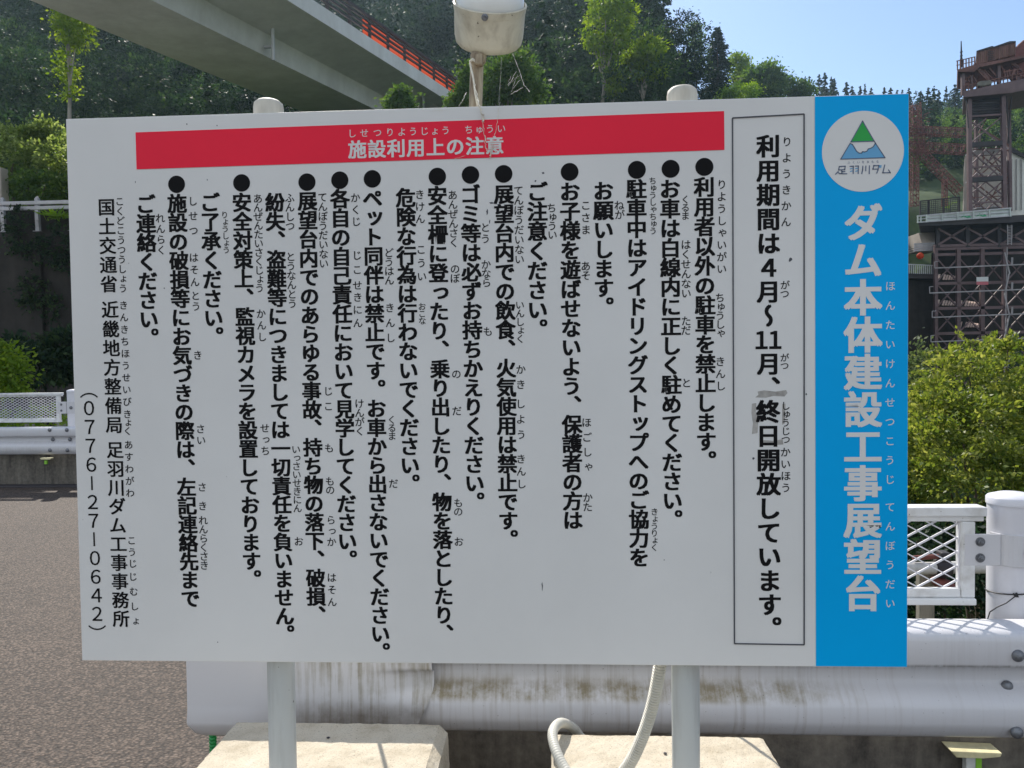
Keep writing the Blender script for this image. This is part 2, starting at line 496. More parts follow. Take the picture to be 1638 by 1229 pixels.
class MB:
    def __init__(s):
        s.v, s.f = [], []

    def add(s, vs, fs):
        k = len(s.v)
        s.v += [Vector(x) for x in vs]
        s.f += [tuple(i + k for i in f) for f in fs]
        return s

    def box(s, lo, hi):
        x0, y0, z0 = lo
        x1, y1, z1 = hi
        return s.add([(x0, y0, z0), (x1, y0, z0), (x1, y1, z0), (x0, y1, z0), (x0, y0, z1), (x1, y0, z1), (x1, y1, z1), (x0, y1, z1)],
                     [(3, 2, 1, 0), (4, 5, 6, 7), (0, 1, 5, 4), (1, 2, 6, 5), (2, 3, 7, 6), (3, 0, 4, 7)])

    def beam(s, a, c, w, h=None, up=(0, 0, 1)):
        a, c = Vector(a), Vector(c)
        h = h or w
        d = (c - a).normalized()
        up = Vector(up)
        if abs(d.dot(up)) > 0.98:
            up = Vector((0, 1, 0))
        x = d.cross(up).normalized() * (w / 2)
        z = x.cross(d).normalized() * (h / 2)
        vs = [a - x - z, a + x - z, a + x + z, a - x + z, c - x - z, c + x - z, c + x + z, c - x + z]
        return s.add(vs, [(0, 1, 2, 3), (7, 6, 5, 4), (4, 5, 1, 0), (5, 6, 2, 1), (6, 7, 3, 2), (7, 4, 0, 3)])

    def tube(s, pts, r, n=12, cap=True, ring=None):
        pts = [Vector(p) for p in pts]
        rs = r if isinstance(r, (list, tuple)) else [r] * len(pts)
        k0 = len(s.v)
        prev = None
        for i, p in enumerate(pts):
            d = (pts[min(i + 1, len(pts) - 1)] - pts[max(i - 1, 0)]).normalized()
            if prev is None:
                ref = Vector((0, 0, 1)) if abs(d.z) < 0.9 else Vector((1, 0, 0))
                x = d.cross(ref).normalized()
            else:
                x = (prev - d * prev.dot(d)).normalized()
            prev = x
            y = d.cross(x)
            for j in range(n):
                a = 2 * math.pi * j / n
                s.v.append(p + (x * math.cos(a) + y * math.sin(a)) * rs[i])
        for i in range(len(pts) - 1):
            for j in range(n):
                a, b2 = k0 + i * n + j, k0 + i * n + (j + 1) % n
                s.f.append((a, b2, b2 + n, a + n))
        if cap:
            s.f.append(tuple(k0 + j for j in reversed(range(n))))
            s.f.append(tuple(k0 + (len(pts) - 1) * n + j for j in range(n)))
        return s

    def lathe(s, prof, n=32, o=(0, 0, 0), axis=(0, 0, 1)):
        """profile of (radius, height) turned round an axis through o"""
        o, ax = Vector(o), Vector(axis).normalized()
        ref = Vector((1, 0, 0)) if abs(ax.x) < 0.9 else Vector((0, 1, 0))
        x = (ref - ax * ref.dot(ax)).normalized()
        y = ax.cross(x)
        k0 = len(s.v)
        for r, h in prof:
            for j in range(n):
                a = 2 * math.pi * j / n
                s.v.append(o + ax * h + (x * math.cos(a) + y * math.sin(a)) * max(r, 1e-5))
        for i in range(len(prof) - 1):
            for j in range(n):
                a, b2 = k0 + i * n + j, k0 + i * n + (j + 1) % n
                s.f.append((a, b2, b2 + n, a + n))
        return s

    def prism(s, poly, a, c):
        """poly: 3-D points of one outline; swept from offset a to offset c"""
        a, c = Vector(a), Vector(c)
        n = len(poly)
        vs = [Vector(p) + a for p in poly] + [Vector(p) + c for p in poly]
        fs = [tuple(reversed(range(n))), tuple(range(n, 2 * n))]
        fs += [(i, (i + 1) % n, n + (i + 1) % n, n + i) for i in range(n)]
        return s.add(vs, fs)

    def sheet(s, poly):
        return s.add(poly, [tuple(range(len(poly)))])

    def build(s, name, mat, parent=None, smooth=False, bevel=0.0, seg=2, fix=True):
        off = wloc(parent) if parent else Vector((0, 0, 0))
        me = bpy.data.meshes.new(name)
        me.from_pydata([tuple(p - off) for p in s.v], [], s.f)
        if fix:
            import bmesh
            bm = bmesh.new()
            bm.from_mesh(me)
            bmesh.ops.recalc_face_normals(bm, faces=bm.faces)
            bm.to_mesh(me)
            bm.free()
        me.update()
        if smooth:
            me.shade_smooth()
            if smooth != True:
                me.set_sharp_from_angle(angle=math.radians(smooth))
        o = link(name, me, mat, parent)
        if bevel:
            bv = o.modifiers.new("bevel", 'BEVEL')
            bv.width = bevel
            bv.segments = seg
            bv.limit_method = 'ANGLE'
        return o


def np_quads(name, V, mat, parent=None, tint=None):
    """V: (n,4,3) array of quads"""
    off = np.array(wloc(parent)) if parent else np.zeros(3)
    nq = len(V)
    me = bpy.data.meshes.new(name)
    me.vertices.add(nq * 4)
    me.vertices.foreach_set("co", (V - off).astype(np.float32).ravel())
    me.loops.add(nq * 4)
    me.loops.foreach_set("vertex_index", np.arange(nq * 4, dtype=np.int32))
    me.polygons.add(nq)
    me.polygons.foreach_set("loop_start", np.arange(nq, dtype=np.int32) * 4)
    me.update(calc_edges=True)
    if tint is not None:
        at = me.attributes.new("tint", 'FLOAT', 'FACE')
        at.data.foreach_set("value", tint.astype(np.float32))
    return link(name, me, mat, parent)


# ------------------------------------------------------------------ terrain height
def sstep(a, b2, x):
    t = np.clip((x - a) / (b2 - a), 0, 1)
    return t * t * (3 - 2 * t)


L_Y = [0, 8.2, 9, 12, 29.4, 30.2, 31, 40, 50, 110, 150, 200, 700]
L_Z = [-0.3, -0.3, -0.8, -3, -4, 7.0, 7.3, 8.2, 10, 54, 60, 55, 45]
M_Z = [-0.3, -0.3, -0.8, -3, -5, -4, -3, 3, 10, 54, 60, 55, 45]
R_R = [0, 2.3, 3.0, 5, 9, 14, 30, 75, 100, 118, 135, 160, 200, 255, 320, 700]
R_Z = [-0.3, -0.3, -1.0, -2.6, -4, -8, -22, -24, -12, 8, 24, 35, 47, 66, 62, 50]
C_Z = [-0.3, -0.3, -1.0, -2.6, -4, -6, -8, -6, 6, 18, 28, 36, 48, 67, 62, 50]


def height(x, y):
    x, y = np.asarray(x, float), np.asarray(y, float)
    az = np.degrees(np.arctan2(x, y))
    r = np.hypot(x, y)
    yl = np.maximum(y, 0)
    hl = np.interp(yl, L_Y, L_Z)
    hm = np.interp(yl, L_Y, M_Z)
    w = sstep(-9, -5, x)
    left = hl * (1 - w) + hm * w
    hr = np.interp(r, R_R, R_Z)
    hc = np.interp(r, R_R, C_Z)
    w2 = sstep(16, 25, az)
    right = hc * (1 - w2) + hr * w2
    w3 = sstep(7.6, 10.2, az) * sstep(20, 40, r) + sstep(-20, 8, az) * (1 - sstep(20, 40, r)) * sstep(-2.6, -1.4, x)
    w3 = np.clip(w3, 0, 1)
    h = left * (1 - w3) + right * w3
    # ground behind the camera and the car park stays level
    h = np.where(y < 0.9, -0.3, h)
    bumps = 1.2 * np.sin(x * 0.21 + 1.3 * np.sin(y * 0.13)) * np.cos(y * 0.17 + 0.7) * sstep(35, 60, r)
    return h + bumps


na = 260
azs = np.radians(np.concatenate([np.linspace(-180, -62, 20)[:-1], np.linspace(-62, 62, na), np.linspace(62, 180, 20)[1:]]))
rs = np.concatenate([np.linspace(0.3, 14, 40), np.linspace(14.8, 60, 60), np.linspace(61, 300, 120), np.linspace(305, 440, 12)])
A, Rr = np.meshgrid(azs, rs)
X, Y = Rr * np.sin(A), Rr * np.cos(A)
Z = height(X, Y)
nr_, na_ = X.shape
idx = np.arange(nr_ * na_).reshape(nr_, na_)
faces = np.stack([idx[:-1, :-1], idx[:-1, 1:], idx[1:, 1:], idx[1:, :-1]], -1).reshape(-1, 4)
me = bpy.data.meshes.new("terrain")
me.from_pydata(np.stack([X, Y, Z], -1).reshape(-1, 3).tolist(), [], faces.tolist())
me.shade_smooth()
ter = link("terrain", me, "hill_earth")
tag(ter, kind="structure")

# car park: one asphalt sheet, wider at the back on the left of the sign
mb = MB()
mb.sheet([(-60, -40, 0), (40, -40, 0), (40, 0.82, 0), (-0.98, 0.82, 0), (-1.45, 2.2, 0), (-2.6, 7.66, 0), (-60, 7.66, 0)])
tag(mb.build("parking_lot", "asphalt"), kind="structure")

# ------------------------------------------------------------------ parapet walls
mb = MB()
mb.box((-0.95, 0.84, -3.2), (30, 1.14, 0.325))
near_wall = mb.build("parapet_wall", "parapet_concrete", bevel=0.012)
tag(near_wall, "stained dark concrete parapet under the close guardrail behind the signboard", "wall")
mb = MB()
mb.box((-60, 7.66, -4.2), (-2.3, 7.96, 0.40))
far_wall = mb.build("parapet_wall", "parapet_concrete", bevel=0.012)
tag(far_wall, "dark concrete parapet under the guardrail across the car park", "wall")
mb = MB()
mb.box((-60, 7.50, -0.2), (-2.5, 7.655, 0.022))
tag(mb.build("wall_foot_strip", "dark_steel", bevel=0.01), kind="structure")  # low dark strip along the foot of the far parapet

# ------------------------------------------------------------------ guardrails
# W-beam section: (how far it stands out towards the car park, height above its lower edge)
W = [(-0.030, 0.330), (-0.022, 0.341), (0.0, 0.343), (0.055, 0.335), (0.072, 0.329), (0.080, 0.319), (0.083, 0.306), (0.083, 0.240),
     (0.079, 0.230), (0.060, 0.224), (0.034, 0.216), (0.026, 0.208), (0.024, 0.196), (0.024, 0.172), (0.028, 0.160), (0.040, 0.150),
     (0.070, 0.127), (0.080, 0.116), (0.085, 0.102), (0.085, 0.060), (0.081, 0.046), (0.060, 0.012), (0.048, 0.002)]


def w_strip(mb, xs, yb, z0, grow=0.0, flat=None, cut=None):
    """a bent sheet along x; yb = the plane the section is measured from"""
    th = 0.004
    k0 = len(mb.v)
    prof = W
    n = len(prof)
    for x in xs:
        fl = flat(x) if flat else 0.0
        for q in (grow, grow - th):
            for i, (p, z) in enumerate(prof):
                pp = p + q
                if 5 < i < 19:
                    pp = pp * (1 - fl) + (0.078 + q) * fl
                xx = x
                if cut and abs(x - xs[-1]) < 1e-6:
                    xx = x + cut(i / (n - 1))
                mb.v.append(Vector((xx, yb - pp, z0 + z)))
    m2 = 2 * n
    for i in range(len(xs) - 1):
        a, c = k0 + i * m2, k0 + (i + 1) * m2
        for j in range(n - 1):
            mb.f.append((a + j, a + j + 1, c + j + 1, c + j))
            mb.f.append((a + n + j, c + n + j, c + n + j + 1, a + n + j + 1))
        for j in (0, n - 1):
            mb.f.append((a + j, c + j, c + n + j, a + n + j))
    for a in (k0, k0 + (len(xs) - 1) * m2):
        for j in range(n - 1):
            mb.f.append((a + j, a + n + j, a + n + j + 1, a + j + 1))
    return mb


def bolt(parent, p, r, d=(0, -1, 0), name="bolt", mat="bolt_steel"):
    mb = MB()
    mb.lathe([(r, 0), (r * 0.97, r * 0.25), (r * 0.75, r * 0.55), (r * 0.4, r * 0.72), (0, r * 0.78)], 16, p, d)
    return mb.build(name, mat, parent, smooth=True)


def nut(parent, p, r, d=(0, -1, 0)):
    mb = MB()
    mb.lathe([(r * 1.5, 0), (r * 1.5, 0.002), (0, 0.002)], 18, p, d)
    mb.lathe([(r, 0.002), (r, 0.009), (0, 0.010)], 6, p, d)
    mb.lathe([(r * 0.5, 0.009), (r * 0.5, 0.016), (0, 0.017)], 10, p, d)
    return mb.build("nut", "bolt_steel", parent)


def mesh_panel(parent, x0, x1, y, z0, z1, cw, ch, open_end=True):
    """folded-lip frame holding expanded metal"""
    mb = MB()
    mb.box((x0, y - 0.030, z1 - 0.030), (x1 + 0.032, y + 0.032, z1))
    mb.box((x0, y - 0.018, z1 - 0.048), (x1 + 0.028, y + 0.024, z1 - 0.0305))
    mb.box((x0, y - 0.018, z0 + 0.022), (x1 - 0.044, y + 0.002, z0 + 0.052))
    mb.box((x0, y - 0.030, z0), (x1, y + 0.032, z0 + 0.0215))
    for a in (x0, x1):
        s = -1 if a == x1 else 1
        mb.box((min(a, a + s * 0.042), y - 0.020, z0 + 0.022), (max(a, a + s * 0.042), y + 0.022, z1 - 0.0485))
    pn = mb.build("mesh_panel", "mesh_white", parent, bevel=0.004)
    mb = MB()
    xa, xb, za, zb = x0 + 0.040, x1 - 0.040, z0 + 0.05, z1 - 0.047
    sl = ch / cw
    for sg in (1, -1):
        k = -200
        while k < 200:
            # line z = za + sg*sl*(x-xa) + k*ch
            c0 = za + k * ch
            pts = []
            x_lo, x_hi = xa, xb
            z_at = lambda x: c0 + sg * sl * (x - xa)
            if sg > 0:
                x_lo = max(xa, xa + (za - c0) / sl)
                x_hi = min(xb, xa + (zb - c0) / sl)
            else:
                x_lo = max(xa, xa + (c0 - zb) / sl)
                x_hi = min(xb, xa + (c0 - za) / sl)
            if x_hi - x_lo > 0.004:
                th = 0.0058 if sg > 0 else 0.0040
                mb.beam((x_lo, y + 0.004 + 0.001 * sg, z_at(x_lo)), (x_hi, y + 0.004 + 0.001 * sg, z_at(x_hi)), 0.004, th)
            k += 1
    # bent edge strands of the sheet
    mb.beam((xb - 0.004, y - 0.003, za), (xb - 0.004, y - 0.003, zb), 0.004, 0.006)
    mb.build("expanded_mesh", "rail_white", pn)
    return pn


def rail_post(parent, x, y, zb, zt, r=0.073):
    mb = MB()
    mb.lathe([(r, 0), (r, zt - zb - 0.03)], 40, (x, y, zb))
    po = mb.build("post", "rail_white", parent, smooth=40)
    mb = MB()
    h = zt - zb
    mb.lathe([(r + 0.0035, h - 0.032), (r + 0.0035, h - 0.012), (r - 0.002, h - 0.006), (r * 0.55, h + 0.004), (0.0, h + 0.008)], 40, (x, y, zb))
    mb.build("post_cap", "rail_white", po, smooth=45)
    return po


def bracket(parent, x, y, r, z0, z1, side=-1):
    """strap bent round the front of a post with an ear that carries the mesh panel"""
    mb = MB()
    out, inn = [], []
    ro, ri = r + 0.006, r + 0.001
    for a in np.linspace(math.radians(188 if side < 0 else 200), math.radians(340 if side < 0 else 352), 18):
        out.append((x + ro * math.cos(a), y + ro * math.sin(a)))
        inn.append((x + ri * math.cos(a), y + ri * math.sin(a)))
    xe = x + side * (r + 0.105)
    ear_y = y - r * 0.62
    xi = x + side * r * 0.9
    poly = [(px, py, z0) for px, py in out] + [(px, py, z0) for px, py in reversed(inn)]
    mb.prism(poly, (0, 0, 0), (0, 0, z1 - z0))
    mb.box((min(xe, xi), ear_y - 0.006, z0), (max(xe, xi), ear_y, z1))
    br = mb.build("bracket", "rail_paint", parent, bevel=0.0015)
    for f in (0.25, 0.76):
        nut(br, ((xe + xi) / 2 + side * 0.008, ear_y - 0.006, z0 + (z1 - z0) * f), 0.010)
    bolt(br, (x + 0.012, y - ro, (z0 + z1) / 2), 0.021)
    return br


# ---- the close guardrail behind the sign
YB = 0.775                       # plane the W section is measured from
ZB = 0.335
gr = thing("guardrail", "white guardrail close behind the signboard, streaked with brown and green dirt", "guardrail", (0.8, 0.8, 0))
w_strip(MB(), list(np.linspace(-0.55, 4.2, 20)), YB, ZB).build("rail_beam", "rail_paint_stained", gr, smooth=60)
mb = MB()
xs = [-1.0, -0.995, -0.985, -0.965, -0.94] + list(np.linspace(-0.9, -0.24, 14))
k0 = len(mb.v)
w_strip(mb, xs, YB - 0.006, ZB - 0.018, 0.011, lambda x: 1 - sstep(-0.42, -0.16, x) * 1.0,
        lambda t: 0.0)
# rounded corners of the end piece, and its wavy cut edge that follows the beam
n = len(W)
for i, x in enumerate(xs):
    for q in range(2):
        for j in range(n):
            v = mb.v[k0 + i * 2 * n + q * n + j]
            zr = (v.z - (ZB - 0.018)) / 0.343
            if i < 5:
                d = (x + 1.0)
                ins = 0.05 - math.sqrt(max(0, 0.05 ** 2 - (0.05 - min(d, 0.05)) ** 2))
                v.z = min(max(v.z, ZB - 0.018 + ins), ZB + 0.325 - ins)
            v.z += max(0.0, zr - 0.72) * 0.36  # unseen top raised to lengthen its shadow on the left block
            if i == len(xs) - 1:
                v.x += 0.016 - 0.055 * (1 - sstep(0.05, 0.52, zr))
et = mb.build("end_terminal", "rail_end_paint", gr, smooth=50)
pc = P(1620, 800, 0.93)
rail_post(gr, pc.x, 0.93, 0.33, 1.045)
rail_post(gr, pc.x - 2.0, 0.93, 0.33, 0.70)
rail_post(gr, pc.x + 2.0, 0.93, 0.33, 1.045)
bracket(gr, pc.x, 0.93, 0.073, 0.822, 0.924)
mp_x1 = P(1555, 900, 0.90).x
mesh_panel(gr, 0.80, mp_x1, 0.90, 0.695, 1.012, 0.083, 0.046)
for px, py, pr in ((1628, 1049, .79), (1610, 1098, .79), (1626, 1172, .79)):
    q = P(px, py, YB - 0.08)
    yy = YB - 0.083 if py != 1098 else YB - 0.030
    q = P(px, py, yy)
    bolt(gr, q, 0.0185)
mb = MB()
q = PZ(512, 1229, 0.455)
mb.tube([(-0.47, 0.80, 0.3), (-0.47, 0.80, 1.0)], 0.006, 8)
mb.tube([(0.52, 0.80, 0.3), (0.525, 0.80, 0.6), (0.55, 0.79, 0.8), (0.56, 0.8, 0.95)], 0.006, 8)
mb.build("shadow_rod", "bolt_steel", gr)  # unseen rods added to throw thin line shadows on the blocks

# ---- the far guardrail across the car park
ZF, YF = 0.405, 7.60
gf = thing("guardrail", "white guardrail with mesh panels on the far side of the car park", "guardrail", (-8, 7.6, 0))
w_strip(MB(), list(np.linspace(-30, -2.6, 40)), YF, ZF).build("rail_beam", "rail_paint", gf, smooth=60)
fx = P(119, 660, 7.8).x
for k in range(0, 6):
    rail_post(gf, fx - 2.6 * k, 7.80, 0.40, 1.20, 0.078)
    bracket(gf, fx - 2.6 * k, 7.80, 0.078, 0.90, 1.05)
    mesh_panel(gf, fx - 2.6 * k - 2.42, fx - 2.6 * k - 0.17, 7.78, 0.79, 1.165, 0.062, 0.034)
for px in (78, 106, 84, 111, 79, 107):
    pass
for (px, py) in ((79.5, 688), (107, 688), (84.5, 703), (112, 703), (80, 720.5), (108, 720.5)):
    yy = YF - (0.083 if py != 703 else 0.030)
    bolt(gf, P(px, py, yy), 0.024)

# ---- delineators hung under the rails
for i, (c, lab) in enumerate(((P(1555, 1200, 0.80), "cream topped reflector stem under the close guardrail beside the blue panel"),
                              (P(75, 735, 7.56), "small yellow reflector under the guardrail across the car park"))):
    t_ = thing("delineator", lab, "reflector", c)
    s = 1.0 if i == 0 else 1.15
    mb = MB()
    if i == 0:
        mb.prism([(c.x - 0.078, c.y, c.z + 0.010), (c.x + 0.075, c.y, c.z + 0.006), (c.x + 0.070, c.y, c.z - 0.006), (c.x + 0.02, c.y, c.z - 0.012), (c.x - 0.062, c.y, c.z - 0.010)], (0, -0.03, 0), (0, 0.035, 0))
    else:
        mb.prism([(c.x - 0.07, c.y, c.z + 0.02), (c.x + 0.07, c.y, c.z + 0.02), (c.x + 0.06, c.y, c.z), (c.x - 0.06, c.y, c.z)], (0, -0.03, 0), (0, 0.03, 0))
    mb.build("plate", "delineator_plate", t_, bevel=0.002)
    mb = MB()
    hh = 0.30 if i == 0 else 0.06
    mb.box((c.x - 0.024 * s, c.y - 0.012, c.z - hh), (c.x + 0.005, c.y + 0.012, c.z - 0.013))
    mb.build("stem", "delineator_stem" if i == 0 else "delineator_green", t_, bevel=0.002)
    if i == 0:
        mb = MB()
        mb.box((c.x + 0.0055, c.y - 0.012, c.z - hh), (c.x + 0.024, c.y + 0.012, c.z - 0.016))
        mb.build("reflector_strip", "delineator_green", t_, bevel=0.002)

# ---- wire tied round the close post
mb = MB()
r_ = 0.0765
pts = [(pc.x + r_ * math.cos(a), 0.93 + r_ * math.sin(a), 0.735 - 0.018 * math.sin((a - math.pi) * 1.0) * 0 + 0.010 * math.cos(a * 1.0 + 0.4)) for a in np.linspace(math.radians(160), math.radians(370), 26)]
mb.tube(pts, 0.0021, 6)
kx, ky, kz = pc.x + r_ * math.cos(math.radians(245)), 0.93 + r_ * math.sin(math.radians(245)) - 0.003, 0.731
mb.tube([(kx - 0.006, ky, kz + 0.008), (kx, ky - 0.003, kz), (kx + 0.008, ky, kz - 0.004), (kx + 0.002, ky - 0.002, kz + 0.010)], 0.0034, 6)
pts = [(kx, ky - 0.002, kz), (kx - 0.03, ky - 0.004, kz - 0.022), (kx - 0.055, ky, kz - 0.036), (kx - 0.072, ky + 0.01, kz - 0.055), (kx - 0.076, ky + 0.02, kz - 0.09)]
mb.tube(pts, 0.0018, 6)
tag(mb.build("tied_wire", "black_wire", smooth=True), "thin black wire knotted around the white guardrail post", "wire")

# ---- old post-and-pipe fence seen through the mesh
FY = 1.85
pf = thing("pipe_fence", "weathered post carrying a grey pipe and rusty clamp behind the mesh panel", "fence", (P(1487, 950, FY).x, FY, -1.4))
a, b2 = P(1472, 890, FY).x, P(1496, 890, FY).x
MB().box((a, FY, -2.2), (b2, FY + 0.045, P(1480, 915, FY).z)).build("post", "weathered_post", pf, bevel=0.006)
zp = P(1480, 906, FY).z
MB().tube([(0.6, FY - 0.03, zp - 0.01), (P(1494, 900, FY).x, FY - 0.03, zp)], 0.027, 16).build("pipe", "grey_pipe", pf, smooth=40)
MB().tube([(P(1512, 900, FY).x, FY - 0.02, zp), (4.5, FY - 0.02, zp + 0.02)], 0.027, 16).build("pipe", "grey_pipe", pf, smooth=40)
mb = MB()
xa = P(1503, 900, FY).x
mb.tube([(xa - 0.035, FY - 0.03, zp), (xa - 0.01, FY - 0.03, zp), (xa + 0.03, FY - 0.03, zp)], [0.036, 0.045, 0.037], 14)
mb.box((xa - 0.02, FY - 0.06, zp + 0.03), (xa + 0.02, FY, zp + 0.075))
mb.build("coupling", "dark_steel", pf, bevel=0.006)
mb = MB()
mb.tube([(xa - 0.13, FY - 0.03, zp + 0.045), (xa - 0.05, FY - 0.03, zp + 0.05), (xa + 0.03, FY - 0.03, zp + 0.055)], 0.011, 8)
mb.lathe([(0.012, -0.03), (0.05, -0.012), (0.055, 0), (0.03, 0.012), (0.0, 0.014)], 14, (xa - 0.005, FY - 0.05, zp - 0.062), (0.2, -0.3, 1))
mb.build("clamp", "rusty_red", pf, smooth=50)

# ------------------------------------------------------------------ footing blocks
for (xl, xr, yb, lab, cor) in ((-0.815, -0.135, 0.545, "larger pale concrete footing block around the left sign post", 0.0),
                               (0.125, 0.770, 0.485, "pale concrete footing block around the right sign post beside the hose", 0.02)):
    mb = MB()
    yf = -0.42
    mb.prism([(xl, yf, 0.002), (xr, yf, 0.002), (xr - cor, yb, 0.002), (xl + 0.0, yb, 0.002)], (0, 0, 0), (0, 0, 0.453))
    for v in mb.v:                         # sides lean in a little
        if v.z > 0.2:
            v.x += 0.02 if v.x < (xl + xr) / 2 else -0.02
    bk = mb.build("footing_block", "block_concrete", bevel=0.016 if xl > 0 else 0.024, seg=1 if xl < 0 else 2)
    sd_ = bk.modifiers.new("fine", 'SUBSURF')
    sd_.subdivision_type = 'SIMPLE'
    sd_.levels = sd_.render_levels = 6
    for nm_, sc_, st_ in (("chips", 0.035, 0.0042), ("grain", 0.010, 0.0022)):
        tx_ = bpy.data.textures.new(nm_, 'CLOUDS')
        tx_.noise_scale = sc_
        dm_ = bk.modifiers.new(nm_, 'DISPLACE')
        dm_.texture = tx_
        dm_.texture_coords = 'GLOBAL'
        dm_.strength = st_
        dm_.mid_level = 0.62
    tag(bk, lab, "concrete block")
    hx = PZ(525, 1181, 0.455) if xl < 0 else PZ(1064, 1206, 0.455)
    h = MB().lathe([(0.0, 0), (0.0042, 0.0002), (0.0050, 0.0012), (0.0038, 0.0022), (0, 0.0024)], 12, (hx.x, hx.y, 0.4556)).build("anchor_hole", "dark_steel", bk)

# ------------------------------------------------------------------ green stub by the end of the rail
gx = PZ(341, 1203, 0.2)
mb = MB()
for k in range(26):
    mb.lathe([(0.0095, 0), (0.0125, 0.004), (0.0125, 0.008), (0.0095, 0.012)], 12, (gx.x, gx.y, 0.0 + k * 0.012))
mb.lathe([(0.009, 0), (0.009, 0.31), (0, 0.312)], 12, (gx.x, gx.y, 0.0))
tag(mb.build("garden_stake", "green_plastic", smooth=40), "ribbed green stake poking up under the rounded guardrail end", "stake")

# ------------------------------------------------------------------ signboard
ZC = 1.441                        # height of the board's centre
src = np.array([[103, 189], [1452, 151], [1454, 1069], [133, 1055]], float)
dst = np.array([[-.9, .6], [.9, .6], [.9, -.6], [-.9, -.6]], float)
Am, bm_ = [], []
for (x, y), (u, v) in zip(src, dst):
    Am.append([x, y, 1, 0, 0, 0, -u * x, -u * y]); bm_.append(u)
    Am.append([0, 0, 0, x, y, 1, -v * x, -v * y]); bm_.append(v)
HM = np.append(np.linalg.solve(np.array(Am), np.array(bm_)), 1).reshape(3, 3)


def S(px, py):
    """where a measured point of the board lies on the board, in metres from its centre"""
    q = HM @ np.array([px, py, 1.0])
    return np.array([q[0] / q[2], q[1] / q[2]])


sg = thing("signboard", "large white notice board on two posts with red heading, black Japanese writing and blue edge", "sign", (0, 0.03, 0))
MB().box((-0.9, 0.0, ZC - 0.6), (0.9, 0.022, ZC + 0.6)).build("board", "sign_white", sg, bevel=0.0015)


def flat(name, mat, pts, y, parent=sg):
    return MB().sheet([(u, y, ZC + v) for u, v in pts]).build(name, mat, parent)


flat("blue_panel", "sign_blue", [(S(1303, 500)[0], .5985), (.8988, .5985), (.8988, -.5985), (S(1306, 800)[0], -.5985)], -0.0008)
flat("red_banner", "sign_red", [S(215, 211), S(1156, 179), S(1157, 241), S(217, 270)], -0.0008)
mb = MB()
cs = [S(1169.5, 190), S(1284, 184), S(1288.5, 1032), S(1177, 1030)]
for i in range(4):
    a, c = cs[i], cs[(i + 1) % 4]
    mb.beam((a[0], -0.0006, ZC + a[1]), (c[0], -0.0006, ZC + c[1]), 0.0024, 0.0024, (0, 1, 0))
mb.build("border_line", "frame_ink", sg)
for px in (439, 1096):
    x = S(px, 610)[0] * 1.0
    x = -0.467 if px < 800 else 0.445
    mb = MB().tube([(x, 0.0535, 0.0), (x, 0.0535, 2.062)], 0.0305, 32, cap=False)
    po = mb.build("post", "post_paint", sg, smooth=True)
    MB().lathe([(0.0325, 2.04), (0.0328, 2.068), (0.031, 2.078), (0.024, 2.084), (0, 2.086)], 32, (x, 0.0535, 0)).build("post_cap", "cap_plastic", po, smooth=50)
    mb = MB()
    for z in (1.0, 1.86):
        mb.box((x - 0.06, 0.0225, z - 0.02), (x + 0.06, 0.026, z + 0.02))
    mb.build("bracket", "bolt_steel", po)

# ---- lettering
_g = {}
_tc = bpy.data.curves.new("lettering_source", 'FONT')
_tc.resolution_u = 3
_to = bpy.data.objects.new("lettering_source", _tc)
COL.objects.link(_to)


def glyph(ch, off):
    if (ch, off) not in _g:
        _tc.body = ch
        _tc.offset = off
        dg = bpy.context.evaluated_depsgraph_get()
        dg.update()
        me = bpy.data.meshes.new_from_object(_to.evaluated_get(dg))
        _g[(ch, off)] = ([(v.co.x, v.co.y) for v in me.vertices], [tuple(p.vertices) for p in me.polygons])
        bpy.data.meshes.remove(me)
    return _g[(ch, off)]


SMALL = "ぁぃぅぇぉっゃゅょァィゥェォッャュョ"
PUNCT = "、。"


def put(mb, ch, c, em, off, y, vertical=True, sx=1.0, dx=0.0):
    """one glyph centred on c (board metres)"""
    if off > 0.01:                          # bold: four copies a little apart, each a hair in front of the last
        for i, (ox, oy) in enumerate(((-1, -1), (1, -1), (1, 1), (-1, 1))):
            put(mb, ch, (c[0] + ox * off * 1.0 * em, c[1] + oy * off * 0.55 * em), em, 0.004, y - 3e-5 * i, vertical, sx, dx)
        return
    vs, fs = glyph(ch, off)
    out = []
    for gx, gy in vs:
        a, q = (gx - 0.5), (gy - 0.38)
        if vertical:
            if ch in PUNCT:
                a, q = a + 0.60, q + 0.60
            elif ch in SMALL:
                a, q = a + 0.10, q + 0.08
            elif ch in "（）－":
                a, q = q, -a
            elif ch == "～":
                a, q = -q, -a
        out.append((c[0] + (a * sx + dx) * em, y, ZC + c[1] + q * em))
    mb.add(out, fs)


def run(mb, text, p0, p1, off, y, em=None, vertical=True, big=1.0, emmax=None):
    """text spread evenly between the centres of its first and last glyph"""
    a, c = S(*p0), S(*p1)
    n = len(text)
    pitch = np.linalg.norm(c - a) / max(1, n - 1)
    e = em if em else pitch * big
    if emmax:
        e = min(e, emmax)
    for i, ch in enumerate(text):
        if ch in " 　":
            continue
        q = a + (c - a) * (i / max(1, n - 1))
        if ch == "@":                       # two narrow figures side by side in one cell
            put(mb, "１", q, e, off, y, False, 0.85, -0.31)
            put(mb, "１", q, e, off, y, False, 0.85, 0.27)
        else:
            put(mb, ch, q, e, off, y, vertical)


B, KN = 0.033, 0.0095
EMK = 0.0218                     # size of the small reading aids
YK = -0.0006


def dot(mb, c, r):
    c = S(*c)
    mb.sheet([(c[0] + r * math.cos(t), YK, ZC + c[1] + r * math.sin(t)) for t in np.linspace(0, 2 * math.pi, 40)[:-1]])


